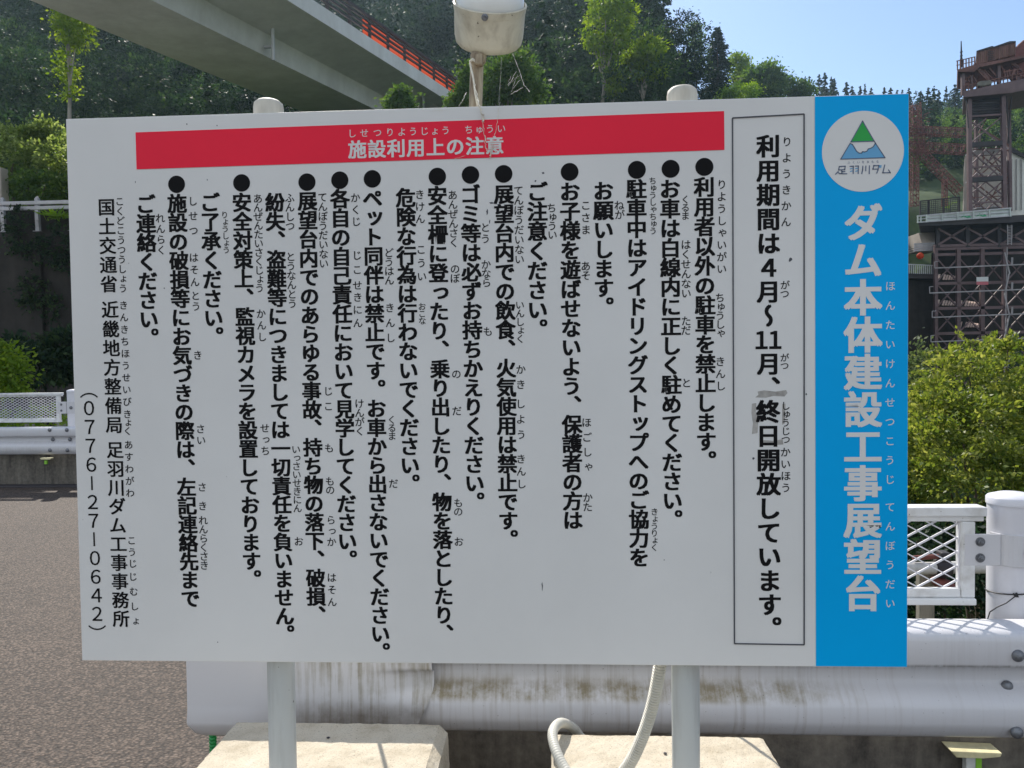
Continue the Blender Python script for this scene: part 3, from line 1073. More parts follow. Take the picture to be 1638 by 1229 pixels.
COLS = [  # bullet, text, centre of first and last glyph, [(reading, first, last)]
    ((1125, 268), "利用者以外の駐車を禁止します。", (1125, 300), (1130.5, 738),
     [("りようしゃいがい", (1153, 296), (1153.5, 431)), ("ちゅうしゃ", (1151, 477), (1152, 534)), ("きんし", (1152, 579), (1153, 618))]),
    ((1071, 271), "お車は白線内に正しく駐めてください。", (1070, 303), (1077, 832),
     [("くるま", (1095, 320), (1095, 346)), ("はくせんない", (1096, 392), (1097, 470)), ("ただ", (1097, 514), (1097, 529)), ("と", (1098, 613), (1098, 614))]),
    ((1017, 272.5), "駐車中はアイドリングストップへのご協力を", (1016.5, 303), (1024, 892),
     [("ちゅうしゃちゅう", (1042.5, 290), (1043.5, 370)), ("きょうりょく", (1048, 819), (1048, 876))]),
    (None, "お願いします。", (963.5, 306), (965.5, 492), [("ねが", (989, 329), (990, 344))]),
    ((909.5, 275.5), "お子様を遊ばせないよう、保護者の方は", (910, 307), (917.5, 832),
     [("こさま", (935.5, 329), (936, 368)), ("あそ", (936, 426), (936.5, 441)), ("ほごしゃ", (938.5, 676), (941, 747)), ("かた", (941, 796), (941, 811))]),
    (None, "ご注意ください。", (858, 307), (859.5, 527), [("ちゅうい", (881, 333), (882.5, 376))]),
    ((804, 278.5), "展望台内での飲食、火気使用は禁止です。", (804.5, 311), (814.5, 863),
     [("てんぼうだいない", (828, 305), (830, 415)), ("いんしょく", (831, 488), (832, 542)), ("かき", (833, 591), (833, 615)),
      ("しよう", (833, 646), (834, 695)), ("きんし", (834, 734), (835, 774))]),
    ((751, 280), "ゴミ等は必ずお持ちかえりください。", (751, 311), (760.5, 803),
     [("とう", (775, 364), (775.5, 382)), ("かなら", (776.5, 423), (777.5, 452)), ("も", (780, 530), (780, 531))]),
    ((698, 282.5), "安全柵に登ったり、乗り出したり、物を落としたり、", (698, 313), (712.5, 1013),
     [("あんぜんさく", (722.5, 312), (725, 388)), ("のぼ", (727, 430), (727, 445)), ("の", (730, 598), (730, 599)), ("だ", (731, 657), (731, 658)),
      ("もの", (734, 804), (734, 818)), ("お", (735, 866), (735, 867))]),
    (None, "危険な行為は行わないでください。", (647.5, 316), (657, 774),
     [("きけん", (670, 311), (671, 350)), ("こうい", (672.5, 399), (674, 442)), ("おこな", (674.5, 490), (675, 513))]),
    ((594, 286), "ペット同伴は禁止です。お車から出さないでください。", (594.5, 317), (611, 1043),
     [("どうはん", (621, 404), (622, 448)), ("きんし", (623, 492), (624.5, 540)), ("くるま", (627, 671), (627.5, 697)), ("だ", (630, 773), (630, 774))]),
    ((542, 288), "各自の自己責任において見学してください。", (542.5, 317.5), (557.5, 895),
     [("かくじ", (567, 316), (568.5, 354)), ("じこ", (570, 408), (570.5, 431)), ("せき", (571, 456), (571.5, 475)), ("にん", (571.5, 495), (572, 516)),
      ("けんがく", (575, 645), (576, 689))]),
    ((489.5, 291), "展望台内でのあらゆる事故、持ち物の落下、破損、", (490.5, 321), (508, 983),
     [("てんぼうだいない", (514.5, 315), (517, 421)), ("じこ", (525, 625), (525.5, 649)), ("も", (527, 716), (527, 717)), ("もの", (528.5, 769), (529, 783)),
      ("らっか", (530.5, 831), (531.5, 866)), ("はそん", (532, 923), (533, 962))]),
    (None, "紛失、盗難等につきましては一切責任を負いません。", (438.5, 323), (458, 1014),
     [("ふんしつ", (462, 316), (463, 361)), ("とうなんとう", (464, 410), (467, 485)), ("いっさいせきにん", (474, 718), (477, 812)), ("お", (479, 865), (479, 866))]),
    ((385, 292), "安全対策上、監視カメラを設置しております。", (385.5, 323), (404.5, 926),
     [("あんぜんたいさくじょう", (411, 317), (414.5, 460)), ("かんし", (417, 501), (419, 538)), ("せっち", (424, 684), (425, 720))]),
    (None, "ご了承ください。", (334.5, 323), (342, 538), [("りょうしょう", (358, 343), (361, 399))]),
    ((281, 294), "施設の破損等にお気づきの際は、左記連絡先まで", (282, 324.5), (306, 956),
     [("しせつ", (307, 321), (308.5, 368)), ("はそん", (309, 411), (311, 450)), ("とう", (312, 472), (313, 489)), ("き", (316, 567), (316, 568)),
      ("さい", (321, 685), (322, 703)), ("さき", (324, 778), (325, 808)), ("れんらくさき", (326, 831), (328, 903))]),
    (None, "ご連絡ください。", (231.5, 325.5), (238.5, 540), [("れんらく", (255, 348), (257, 399))]),
]
for bul, text, p0, p1, rub in COLS:
    if bul:
        mb = MB()
        dot(mb, bul, 0.0188)
        mb.build("bullet_dot", "lettering_black", sg, fix=False)
    mb = MB()
    run(mb, text, p0, p1, B, YK, big=1.05)
    mb.build("lettering", "lettering_black", sg, fix=False)
    mb = MB()
    for t_, a, c in rub:
        run(mb, t_, a, c, KN, YK, em=EMK if len(t_) < 2 else None, big=1.12, emmax=EMK)
    mb.build("small_lettering", "lettering_black", sg, fix=False)
mb = MB()
EM9 = 0.0395
run(mb, "国土交通省", (169, 330), (173.5, 453), 0.018, YK, em=EM9)
run(mb, "近畿地方整備局", (175.5, 494), (183, 678), 0.018, YK, em=EM9)
run(mb, "足羽川ダム工事事務所", (184.5, 718), (195.5, 988), 0.018, YK, em=EM9)
for t_, a, c in (("こくどこうつうしょう", (190, 321), (196, 460)), ("きんきちほうせいび", (197, 487), (203.5, 641)), ("きょく", (204, 661), (204.5, 688)),
                 ("あすわがわ", (206, 710), (209, 787)), ("こうじ", (211.5, 863), (213.5, 900)), ("じむしょ", (214, 921), (218, 992))):
    run(mb, t_, a, c, KN, YK, big=1.1, emmax=EMK * 0.95)
mb.build("lettering", "lettering_black", sg, fix=False)
mb = MB()
run(mb, "０７７６－２７－０６４２", (142.5, 651), (157, 980), 0.008, YK, em=0.042)
put(mb, "（", S(142, 621), 0.042, 0.004, YK)
put(mb, "）", S(157.5, 1012), 0.042, 0.004, YK)
mb.build("lettering", "lettering_black", sg, fix=False)
# opening period in its frame
mb = MB()
run(mb, "利用期間は４月～@月、", (1227, 235), (1230, 621), B, YK, em=0.049)
run(mb, "終日開放しています。", (1229, 659), (1233.5, 1006), B, YK, em=0.0505)
for t_, a, c in (("りようきかん", (1257, 228), (1256, 356)), ("がつ", (1255, 457), (1254.5, 471)), ("がつ", (1255, 573), (1255, 586)),
                 ("しゅうじつ", (1257, 650), (1257.5, 704)), ("かいほう", (1257, 724), (1258, 781))):
    run(mb, t_, a, c, KN, YK, big=1.1, emmax=EMK)
mb.build("lettering", "lettering_black", sg, fix=False)
# blue edge: name of the lookout
mb = MB()
run(mb, "ダム本体建設工事展望台", (1379, 357), (1381.5, 950), 0.032, -0.0014, em=0.079)
for t_, a, c in (("ほんたいけんせつこうじ", (1423, 459), (1424, 768)), ("てんぼうだい", (1424.5, 812), (1425.5, 966))):
    run(mb, t_, a, c, 0.004, -0.0014, em=0.0215)
mb.build("lettering", "lettering_white", sg, fix=False)
mb = MB()
run(mb, "施設利用上の注意", (570, 239), (789.5, 233), 0.024, -0.0014, em=0.0405, vertical=False)
for ch, px in zip("しせつりようじょうちゅうい", (561.5, 581, 602, 622, 641, 659, 677, 694, 711, 748, 765, 782, 800)):
    put(mb, ch, S(px, 213.5 - (px - 561) * 0.031), 0.0195, 0.004, -0.0014, False)
mb.build("lettering", "lettering_white", sg, fix=False)

# ---- emblem: disc, mountain over water, small wordmark
c0 = S(1378, 244)
rad = np.linalg.norm(S(1443.5, 243) - S(1312.5, 245)) / 2
flat("logo_disc", "sign_white", [(c0[0] + rad * math.cos(t), c0[1] + rad * math.sin(t)) for t in np.linspace(0, 2 * math.pi, 72)[:-1]], -0.0014)
z6 = lambda x, y: S(1300 + x / 8.194, 170 + y / 8.194)
apex, gl, gr_ = z6(632, 210), z6(480, 483), z6(785, 473)
bl, br_ = z6(348, 708), z6(928, 690)
flat("logo_mountain", "logo_green", [apex, gl, gr_], -0.0019)
wave = [(470, 503), (500, 516), (528, 560), (555, 605), (590, 630), (622, 630), (632, 610), (660, 615), (692, 605), (708, 575), (745, 565), (775, 545), (795, 512), (800, 497)]
flat("logo_water", "logo_blue", [z6(*p) for p in wave] + [br_, bl], -0.0019)
mb = MB()


def stroke(pts, w, y=-0.0022):
    pts = [z6(*p) for p in pts]
    for a, c in zip(pts[:-1], pts[1:]):
        d = (c - a)
        L = np.linalg.norm(d)
        d = d / L
        nn = np.array([-d[1], d[0]]) * w / 2
        e = d * w * 0.35
        mb.sheet([(q[0], y, ZC + q[1]) for q in (a - e - nn, c + e - nn, c + e + nn, a - e + nn)])


stroke([(632, 210), (480, 483), (785, 473), (632, 210)], 0.0019)
stroke(wave + [(928, 690), (348, 708), (470, 503)], 0.0019)
stroke([(785, 473), (800, 497)], 0.0019)
for st in ([(330, 805), (408, 800), (402, 845), (322, 850), (330, 805)], [(362, 850), (366, 898), (430, 900)], [(366, 872), (405, 870)], [(318, 868), (282, 905)], [(318, 885), (340, 897), (366, 898)],
           [(470, 803), (515, 800), (513, 898)], [(540, 800), (580, 798), (578, 898)],
           [(638, 800), (636, 850), (625, 898)], [(678, 798), (677, 862)], [(725, 795), (723, 900)],
           [(785, 790), (770, 840), (832, 838)], [(778, 795), (848, 792), (838, 850), (822, 892)],
           [(925, 785), (900, 888), (998, 886)], [(975, 850), (1000, 888)]):
    stroke(st, 0.0021)
mb.build("logo_lines", "logo_line", sg)
mb = MB()
for st in ([(475, 835), (500, 830)], [(475, 870), (500, 862)], [(545, 832), (572, 826)], [(545, 868), (572, 860)], [(862, 790), (858, 818)], [(878, 790), (873, 818)]):
    stroke(st, 0.0019)
mb.build("logo_accent", "logo_blue", sg)
mb = MB()
for i, ch in enumerate("ふくいをまもる"):
    put(mb, ch, z6(455 + i * 62.5, 752 - i * 1.8), 0.0062, 0.0, -0.0022, False)
mb.build("lettering", "logo_line", sg, fix=False)

# ---- remains of tape round the corrected words, scuffs and droppings
rng = np.random.default_rng(5)
mb = MB()
z2 = lambda x, y: S(1160 + x / 3.84, 480 + y / 3.84)


def blotch(c, rx, ry, n=14, y=-0.0004, j=0.25):
    c = np.array(c)
    k = 1 + rng.uniform(-j, j, n)
    mb.sheet([(c[0] + rx * k[i] * math.cos(2 * math.pi * i / n), y, ZC + c[1] + ry * k[i] * math.sin(2 * math.pi * i / n)) for i in range(n)])


mb.sheet([(q[0], -0.0003, ZC + q[1]) for q in (z2(200, 565), z2(240, 558), z2(310, 566), z2(375, 556), z2(383, 575), z2(365, 596), z2(300, 592), z2(250, 603), z2(185, 601), z2(205, 585))])
mb.sheet([(q[0], -0.0003, ZC + q[1]) for q in (z2(165, 640), z2(192, 636), z2(190, 700), z2(205, 760), z2(200, 820), z2(166, 826), z2(172, 760), z2(163, 700))])
mb.sheet([(q[0], -0.0003, ZC + q[1]) for q in (z2(215, 862), z2(300, 868), z2(355, 858), z2(360, 890), z2(300, 894), z2(215, 886))])
mb.sheet([(q[0], -0.0003, ZC + q[1]) for q in (z2(352, 640), z2(372, 640), z2(368, 760), z2(352, 770))])
mb.build("tape_residue", "tape_residue", sg)
mb = MB()
for (px, py, a, c) in ((1263, 417, .0036, .005), (1206, 734, .0018, .0026), (869, 937, .0012, .009), (878, 218, .003, .0025), (871, 218, .0015, .003),
                       (867, 277, .0026, .0022), (855, 290, .0017, .002), (848, 300, .0015, .002), (297, 198, .0012, .0014), (785, 325, .004, .0022), (778, 340, .0016, .006),
                       (782, 355, .0014, .004), (345, 200, .0012, .0015), (262, 460, .0012, .0015), (205, 420, .001, .0012), (350, 1026, .0015, .001), (1064, 896, .0012, .001),
                       (215, 290, .0008, .003), (330, 287, .0008, .002), (1290, 632, .0016, .0022)):
    blotch(S(px, py), a, c, 9, -0.0004, 0.4)
mb.build("scuff_marks", "frame_ink", sg)

# ------------------------------------------------------------------ lamp on its pole behind the sign
LY = 0.26
lp = thing("floodlight", "cream cylindrical lamp head tilted up on a rusty pole behind the signboard", "lamp", (P(761, 165, LY).x, LY, 1.5))
ax = Vector((0.10, -0.62, 0.78)).normalized()
ctr = P(783, 34, LY)
MB().lathe([(0.0, -0.069), (0.03, -0.0675), (0.055, -0.064), (0.073, -0.058), (0.0815, -0.049), (0.0838, -0.038), (0.0839, -0.034), (0.0850, -0.0335), (0.0865, 0.024), (0.0875, 0.0245), (0.0895, 0.040), (0.086, 0.042), (0.084, 0.034), (0.0, 0.034)], 56, ctr, ax).build("housing", "housing_plastic", lp, smooth=35)
MB().lathe([(0.0825, 0.0345), (0.0815, 0.052), (0.074, 0.072), (0.052, 0.088), (0.025, 0.096), (0, 0.098)], 48, ctr, ax).build("lens", "lens_white", lp, smooth=50)
q = P(785, 21, LY - 0.09)
# bolt on the rim, on the side that faces the car park
side = (Vector((0, -1, 0)) - ax * Vector((0, -1, 0)).dot(ax)).normalized()
bp = ctr + ax * 0.032 + side * 0.0888
mb = MB()
mb.lathe([(0.0078, -0.002), (0.0078, 0.005), (0.006, 0.008), (0, 0.0085)], 14, bp, side)
mb.lathe([(0.0035, 0.0086), (0.0035, 0.011), (0, 0.0112)], 6, bp, side)
mb.build("bolt", "bolt_steel", lp, smooth=40)
pb, pt = P(760.5, 178, LY), P(763.5, 84, LY)
MB().tube([(pb.x - 0.004, LY, 1.30), pb, pt], 0.0165, 24).build("pole", "pole_cream", lp, smooth=40)
mb = MB()
jt = P(765, 96, LY - 0.012)
mb.lathe([(0.012, -0.012), (0.019, -0.006), (0.020, 0.010), (0.015, 0.02), (0, 0.021)], 16, jt, (0.1, -0.2, 1))
mb.box((jt.x - 0.006, LY - 0.04, jt.z - 0.02), (jt.x + 0.012, LY - 0.014, jt.z + 0.004))
mb.build("swivel_joint", "pole_cream", lp, bevel=0.003)
mb = MB()
mb.tube([P(752, 99, LY - 0.02), P(756, 95, LY - 0.026), P(763, 99, LY - 0.03), P(766, 103, LY - 0.02)], 0.0035, 8)
mb.tube([P(752, 99, LY - 0.02), P(753, 108, LY - 0.024), P(757, 125, LY - 0.024), P(760, 150, LY - 0.024), P(764, 170, LY - 0.022)], 0.0022, 8)
mb.build("wire", "web_silk", lp, smooth=True)
mb = MB()
mb.box((pb.x - 0.03, 0.0225, 1.72), (pb.x + 0.03, LY - 0.0145, 1.75))
mb.box((pb.x - 0.03, 0.0225, 1.42), (pb.x + 0.03, LY - 0.0145, 1.45))
mb.build("bracket", "bolt_steel", lp)

# ---- cobwebs
cw = thing("cobweb", "loose dusty spider threads hanging from the lamp over the red heading", "cobweb", P(800, 180, 0.0))
mb = MB()


def thread(pts, r, wob=0.0015, n=10):
    out = []
    for i in range(len(pts) - 1):
        for k in range(n):
            t = k / n
            p = pts[i].lerp(pts[i + 1], t)
            out.append(p + Vector(rng.uniform(-wob, wob, 3)))
    out.append(pts[-1])
    mb.tube(out, [r * 0.75 * rng.uniform(0.5, 1.7) for _ in out], 5)


thread([P(754, 104, .2), P(762, 150, .05), P(767, 170, -.006), P(772, 195, -.006), P(776, 225, -.006), P(779, 245, -.006)], 0.0010)
thread([P(766, 170, -.006), P(773, 185, -.006), P(774, 196, -.006)], 0.0016, 0.003)
thread([P(799, 165, -.004), P(796, 190, -.005), P(793, 212, -.005), P(785, 240, -.005), P(784, 252, -.005)], 0.0006)
thread([P(788, 236, -.005), P(785, 244, -.005), P(784, 253, -.005)], 0.0010, 0.002)
thread([P(727, 254, -.004), P(736, 252, -.004), P(744, 249, -.004)], 0.0004, 0.0004)
thread([P(784, 228, -.005), P(790, 234, -.005), P(800, 239, -.005)], 0.0005, 0.001)
thread([P(820, 86, .23), P(830, 112, .22), P(838, 136, .22), P(846, 145, .22)], 0.0007, 0.0007)
thread([P(846, 145, .22), P(847, 146.5, .22)], 0.0010)
for a, c in (((836, 140), (817, 151)), ((832, 120), (815, 133)), ((826, 115), (813, 138)), ((822, 124), (812, 136)), ((833, 128), (820, 142)), ((828, 118), (818, 147)), ((818, 122), (813, 131))):
    thread([P(*a, .22), P(*c, .22)], 0.0004 if a != (836, 140) else 0.0008, 0.0012, 6)
thread([P(802, 92, .23), P(801, 120, .22), P(798, 165, .1)], 0.00025, 0.0004)
thread([P(692, 166, -.003), P(700, 172, -.003), P(706, 176, -.003)], 0.0003, 0.0003)
thread([P(734, 170, -.002), P(740, 160, .0), P(746, 148, .1)], 0.0006, 0.001)
thread([P(690, 178, -.002), P(715, 176, -.002)], 0.0002, 0.0003)
mb.build("threads", "web_silk", cw, fix=False)

# ------------------------------------------------------------------ ribbed hose
hose = thing("cable_hose", "grey ribbed cable hose looping from behind the signboard down past the right footing block", "hose", (0.35, 0.1, 0))


def bez(pts, n=14):
    """Catmull-Rom through points"""
    out = []
    q = [pts[0]] + list(pts) + [pts[-1]]
    for i in range(1, len(q) - 2):
        for k in range(n):
            t = k / n
            p0, p1, p2, p3 = q[i - 1], q[i], q[i + 1], q[i + 2]
            out.append(0.5 * ((2 * p1) + (p2 - p0) * t + (2 * p0 - 5 * p1 + 4 * p2 - p3) * t * t + (3 * p1 - p0 - 3 * p2 + p3) * t ** 3))
    out.append(pts[-1])
    return out


pth = bez([Vector((0.41, 0.05, 1.05)), P(1060, 1020, 0.05), P(1055, 1068, 0.06), P(1043, 1130, 0.09), P(1025, 1185, 0.12), P(1002, 1229, 0.15), P(968, 1262, 0.19), P(930, 1262, 0.24), P(905, 1232, 0.29), P(889, 1200, 0.34), P(884, 1172, 0.40), P(896, 1157, 0.47), P(914, 1163, 0.55), P(926, 1176, 0.60), Vector((0.26, 0.66, 0.30)), Vector((0.27, 0.70, 0.05))], 16)
# even spacing, then rings
acc = [0.0]
for a, c in zip(pth[:-1], pth[1:]):
    acc.append(acc[-1] + (c - a).length)
L = acc[-1]
ns = int(L / 0.0012)
pp, rr = [], []
j = 0
for k in range(ns + 1):
    d = L * k / ns
    while j < len(acc) - 2 and acc[j + 1] < d:
        j += 1
    t = (d - acc[j]) / max(1e-9, acc[j + 1] - acc[j])
    pp.append(pth[j].lerp(pth[j + 1], t))
    smooth_part = sstep(0.62, 0.68, d)
    rib = [-0.0036, -0.0036, 0.0004, 0.0020, 0.0020, 0.0004][k % 6]
    rr.append(0.0128 + rib * (1 - 0.9 * float(smooth_part)) + 0.0008 * float(smooth_part))
MB().tube(pp, rr, 16).build("ribbed_tube", "conduit_plastic", hose, smooth=60)
bpy.data.objects.remove(_to)

# ------------------------------------------------------------------ road bridge
BD = Vector((0.2725, 1.0, 0.072))           # run of the deck, rising gently


def _vp(d):
    c = CAM_M.transposed() @ d
    return 819 + 1230 * c.x / c.y, 614.5 - 1230 * c.z / c.y


Y0 = 34.0
fb, ft = P(509, 31.5, Y0), P(534.5, 31.5, Y0)
qB = P(416, 85.5, Y0)
qA = P(268, 83, Y0)
br = thing("road_bridge", "pale concrete road bridge crossing overhead with orange netting on its railing", "bridge", (qB.x, Y0, 0))


def along(p, y):
    return p + BD * (y - p.y)


Ya, Yb_ = 6.0, 110.0
zb = fb.z
sec = [fb, Vector((qB.x + 0.15, Y0, zb - 0.45)), Vector((qB.x, Y0, qB.z)), Vector((qA.x, Y0, qB.z)), Vector((qA.x - 0.15, Y0, zb - 0.45)), Vector((qA.x - (fb.x - qB.x), Y0, zb)),
       Vector((qA.x - (fb.x - qB.x), Y0, zb + 0.75)), Vector((fb.x, Y0, zb + 0.75))]
mb = MB()
ys = list(np.linspace(Ya, Yb_, 12))
k0 = 0
for y in ys:
    for p in sec:
        mb.v.append(along(p, y))
ns_ = len(sec)
for i in range(len(ys) - 1):
    for j in range(ns_):
        mb.f.append((i * ns_ + j, i * ns_ + (j + 1) % ns_, (i + 1) * ns_ + (j + 1) % ns_, (i + 1) * ns_ + j))
mb.f.append(tuple(reversed(range(ns_))))
mb.f.append(tuple((len(ys) - 1) * ns_ + j for j in range(ns_)))
mb.build("girder", "bridge_concrete", br)
# railing: posts, rails and the orange netting behind them
top = Vector((fb.x - 0.12, Y0, zb + 0.75))
yk = 7.0
while yk < 100:
    p = along(top, yk)
    MB().beam(p, p + Vector((0, 0, 1.12)), 0.14, 0.16, (0, 1, 0)).build("railing_post", "railing_brown", br)
    yk += 2.0
for h, w in ((0.30, 0.10), (0.56, 0.10), (0.82, 0.10), (1.08, 0.14)):
    MB().beam(along(top, 7) + Vector((0.1, 0, h)), along(top, 108) + Vector((0.1, 0, h)), w, w).build("rail", "railing_brown", br)
p0, p1 = along(top, 38.5) + Vector((-0.12, 0, 0)), along(top, 106) + Vector((-0.12, 0, 0))
mb = MB()
nseg = 80
for i in range(nseg):
    a, c = p0.lerp(p1, i / nseg), p0.lerp(p1, (i + 1) / nseg)
    w1, w2 = 0.03 * math.sin(i * 2.1), 0.03 * math.sin((i + 1) * 2.1)
    mb.add([a + Vector((w1, 0, 0.03)), c + Vector((w2, 0, 0.03)), c + Vector((-w2, 0, 0.95 + w1)), a + Vector((-w1, 0, 0.95 + w2))], [(0, 1, 2, 3)])
nt = mb.build("safety_netting", "orange_net", br, fix=False)
# drain pipe on the web
a = P(431, 97, Y0 - 3.6)
dz = P(431, 35, Y0 - 3.6)
wx = lambda z: 0.0
mb = MB()
q1, q2 = P(433, 97, Y0), P(432, 33, Y0)
off_ = Vector((0.12, 0, 0))
mb.tube([q1 + off_, q2 + off_, P(436, 28, Y0) + off_, P(449, 19, Y0 - 0.3) + off_, P(452, 10, Y0 - 0.3) + off_], 0.085, 12)
mb.build("drain_pipe", "pipe_white", br, smooth=40)
mb = MB()
for yy in (40, 75):
    q = P(430, yy, Y0)
    mb.box((q.x - 0.25, q.y - 0.05, q.z - 0.04), (q.x + 0.15, q.y + 0.12, q.z + 0.04))
mb.build("pipe_clip", "pale_steel", br)
for yk in (90.0,):
    p = along(Vector(((qA.x + qB.x) / 2, Y0, qB.z)), yk)
    MB().box((p.x - 1.6, p.y - 1.2, -10), (p.x + 1.6, p.y + 1.2, p.z + 0.05)).build("pier", "bridge_concrete", br)

# ------------------------------------------------------------------ utility poles by the road
for i, (px, pt_, h_) in enumerate(((676, 119, 9.0), (711, 146, 9.0))):
    Yp = (47.0, 49.0)[i]
    tpos = P(px, pt_, Yp)
    up_ = thing("utility_pole", ("small grey pole with a cross arm behind the orange netting, further up the slope",
                                 "small grey pole with a cross arm just above the sign edge by the netting")[i], "pole", (tpos.x, Yp, tpos.z - h_))
    MB().tube([(tpos.x, Yp, tpos.z - h_), tpos], [0.11, 0.08], 10).build("mast", "pole_grey", up_)
    MB().beam(tpos + Vector((-0.38, -0.13, -0.27)), tpos + Vector((0.38, -0.13, -0.20)), 0.075, 0.08).build("cross_arm", "pole_grey", up_)

# ------------------------------------------------------------------ retaining wall beyond the far guardrail, with its railing
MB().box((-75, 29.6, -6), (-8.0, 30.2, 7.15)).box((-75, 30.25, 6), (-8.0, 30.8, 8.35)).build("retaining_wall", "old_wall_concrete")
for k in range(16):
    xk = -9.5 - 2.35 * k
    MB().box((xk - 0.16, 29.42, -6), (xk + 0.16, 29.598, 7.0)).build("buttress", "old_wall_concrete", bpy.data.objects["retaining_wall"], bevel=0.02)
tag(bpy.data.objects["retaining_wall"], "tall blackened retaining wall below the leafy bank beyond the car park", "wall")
rl = thing("road_railing", "pale steel railing with curved posts along the top of the dark retaining wall", "railing", (-22, 29.8, 7.15))
zt_ = P(30, 322, 29.6).z
for dz_ in (0.0, -0.22):
    MB().beam((-60, 29.62, zt_ - 0.08 + dz_), (-9, 29.62, zt_ - 0.08 + dz_), 0.10, 0.15).build("rail", "pale_steel", rl, bevel=0.02)
sp_ = P(60, 330, 29.8).x - P(5, 330, 29.8).x
x_ = P(60, 330, 29.8).x
for k in range(-9, 28):
    xx = x_ - sp_ * k
    if xx > -9:
        continue
    mb = MB()
    pr = [(0.0, 7.14, 0.10), (0.0, 7.35, 0.09), (-0.12, 7.62, 0.08), (-0.16, 7.9, 0.08), (-0.08, 8.25, 0.08), (-0.06, zt_ + 0.05, 0.08), (-0.06, zt_ + 0.12, 0.10)]
    for (o1, z1, w1), (o2, z2, w2) in zip(pr[:-1], pr[1:]):
        mb.beam((xx + o1 * -0.6, 29.80 + o1, z1), (xx + o2 * -0.6, 29.80 + o2, z2), 0.15, w2 + 0.06, (0, 1, 0))
    mb.lathe([(0.0, 0.16), (0.06, 0.13), (0.085, 0.07), (0.06, 0.0)], 10, (xx + 0.036, 29.74, zt_ + 0.05))
    mb.box((xx - 0.16, 29.68, 7.151), (xx + 0.16, 29.98, 7.19))
    mb.build("post", "pale_steel", rl)
q = P(4, 322, 31.5)
cp = MB().box((q.x - 0.6, 31.0, 7.0), (q.x + 0.32, 31.5, P(4, 272, 31.5).z)).build("stone_pillar", "pier_concrete", bevel=0.04)
tag(cp, "weathered tan stone pillar in the bushes behind the pale railing", "pillar")

# ------------------------------------------------------------------ dam works: steel tower, deck, trestle, cranes
TY = 88.0


def T(px, py, d=0.0):
    return P(px, py, TY + d)


def bars(name, mat, parent, lst, w, d=0.0):
    mb = MB()
    for x0, y0, x1, y1 in lst:
        mb.beam(T(x0, y0, d), T(x1, y1, d), w, w, (0, 1, 0))
    return mb.build(name, mat, parent)


def solid(name, mat, parent, pts, d0, d1, bevel=0.0):
    """a block whose front outline is given, reaching from depth d0 to d1"""
    a = [T(x, y, d0) for x, y in pts]
    mb = MB()
    mb.prism(a, (0, 0, 0), (0.5 * (d1 - d0), d1 - d0, 0))
    return mb.build(name, mat, parent, bevel=bevel)


tw = thing("cable_tower", "rusty steel tower with plank clad machine house on top above the dam works", "tower", T(1580, 338))
# shaft: two front legs, two rear legs, chords and crosses
for x0, x1, d in ((1549, 1551, 0), (1603, 1607, 0), (1560, 1562, 5), (1612, 1616, 5)):
    MB().beam(T(x0 + 1, 152, d), T(x1, 338, d), 0.42 if d == 0 else 0.3, 0.42, (0, 1, 0)).build("leg", "purple_steel", tw)
bars("cross_brace", "purple_steel", tw, [(1551, 193, 1603, 231), (1551, 231, 1603, 186), (1551, 240, 1603, 286), (1551, 288, 1603, 238), (1551, 293, 1604, 336), (1551, 336, 1604, 290),
                                         (1551, 266, 1577, 239), (1577, 239, 1603, 262), (1551, 312, 1577, 291), (1577, 291, 1604, 312), (1551, 262, 1577, 286), (1577, 286, 1604, 262),
                                         (1551, 212, 1577, 190), (1551, 314, 1577, 336), (1577, 336, 1604, 314)], 0.13, 0.1)
bars("cross_brace", "rust_steel", tw, [(1560, 240, 1612, 285), (1560, 288, 1612, 240), (1560, 293, 1613, 334), (1560, 336, 1613, 292), (1560, 200, 1612, 232)], 0.13, 5)
for y in (186, 232, 268, 288, 325):
    big = y in (232, 288)
    MB().beam(T(1548, y + 1, 0.05), T(1607, y - 3, 0.05), 0.5 if big else 0.18, 0.5 if big else 0.18).build("chord", "dark_steel" if big else "purple_steel", tw)
rng = np.random.default_rng(12)
for k in range(3):
    lst = []
    for q in range(9):
        x0, y0 = rng.uniform(1551, 1603), rng.uniform(188, 332)
        ang = rng.choice([0, 0, 1, 1, 2])
        if ang == 0:
            lst.append((1551, y0 + 2, 1603, y0 - 1))
        elif ang == 1:
            lst.append((x0, y0 - 16, x0 + rng.choice([-14, 14]), y0 + 10))
        else:
            lst.append((x0, y0 - 18, x0, y0 + 14))
    bars("service_bars", ("rust_steel", "purple_steel", "scaffold_grey")[k], tw, lst, (0.09, 0.1, 0.06)[k], 0.4 + 1.3 * k)
# slatted dark cladding on the upper bay
mb = MB()
yy = 154.0
k = 0
while yy < 190:
    xr = 1601
    mb.beam(T(1551, yy + 1.5, 0.35 + 0.2 * (k % 3)), T(xr, yy - 1.5, 0.35 + 0.2 * (k % 3)), 0.16, 0.17 + 0.05 * (k % 2))
    yy += 3.6
    k += 1
mb.build("cladding", "dark_steel", tw)
solid("cladding_sheet", "purple_steel", tw, [(1552, 156), (1601, 152), (1601, 186), (1552, 190)], 1.2, 1.4)
# lit working floors
for y in (237, 282, 330):
    mb = MB()
    a, c = T(1552, y + 3, 0.6), T(1601, y, 0.6)
    mb.beam(a + Vector((0.7, 1.2, 0)), c + Vector((0.5, 1.2, 0)), 2.4, 0.12)
    mb.build("working_floor", "pale_steel", tw)
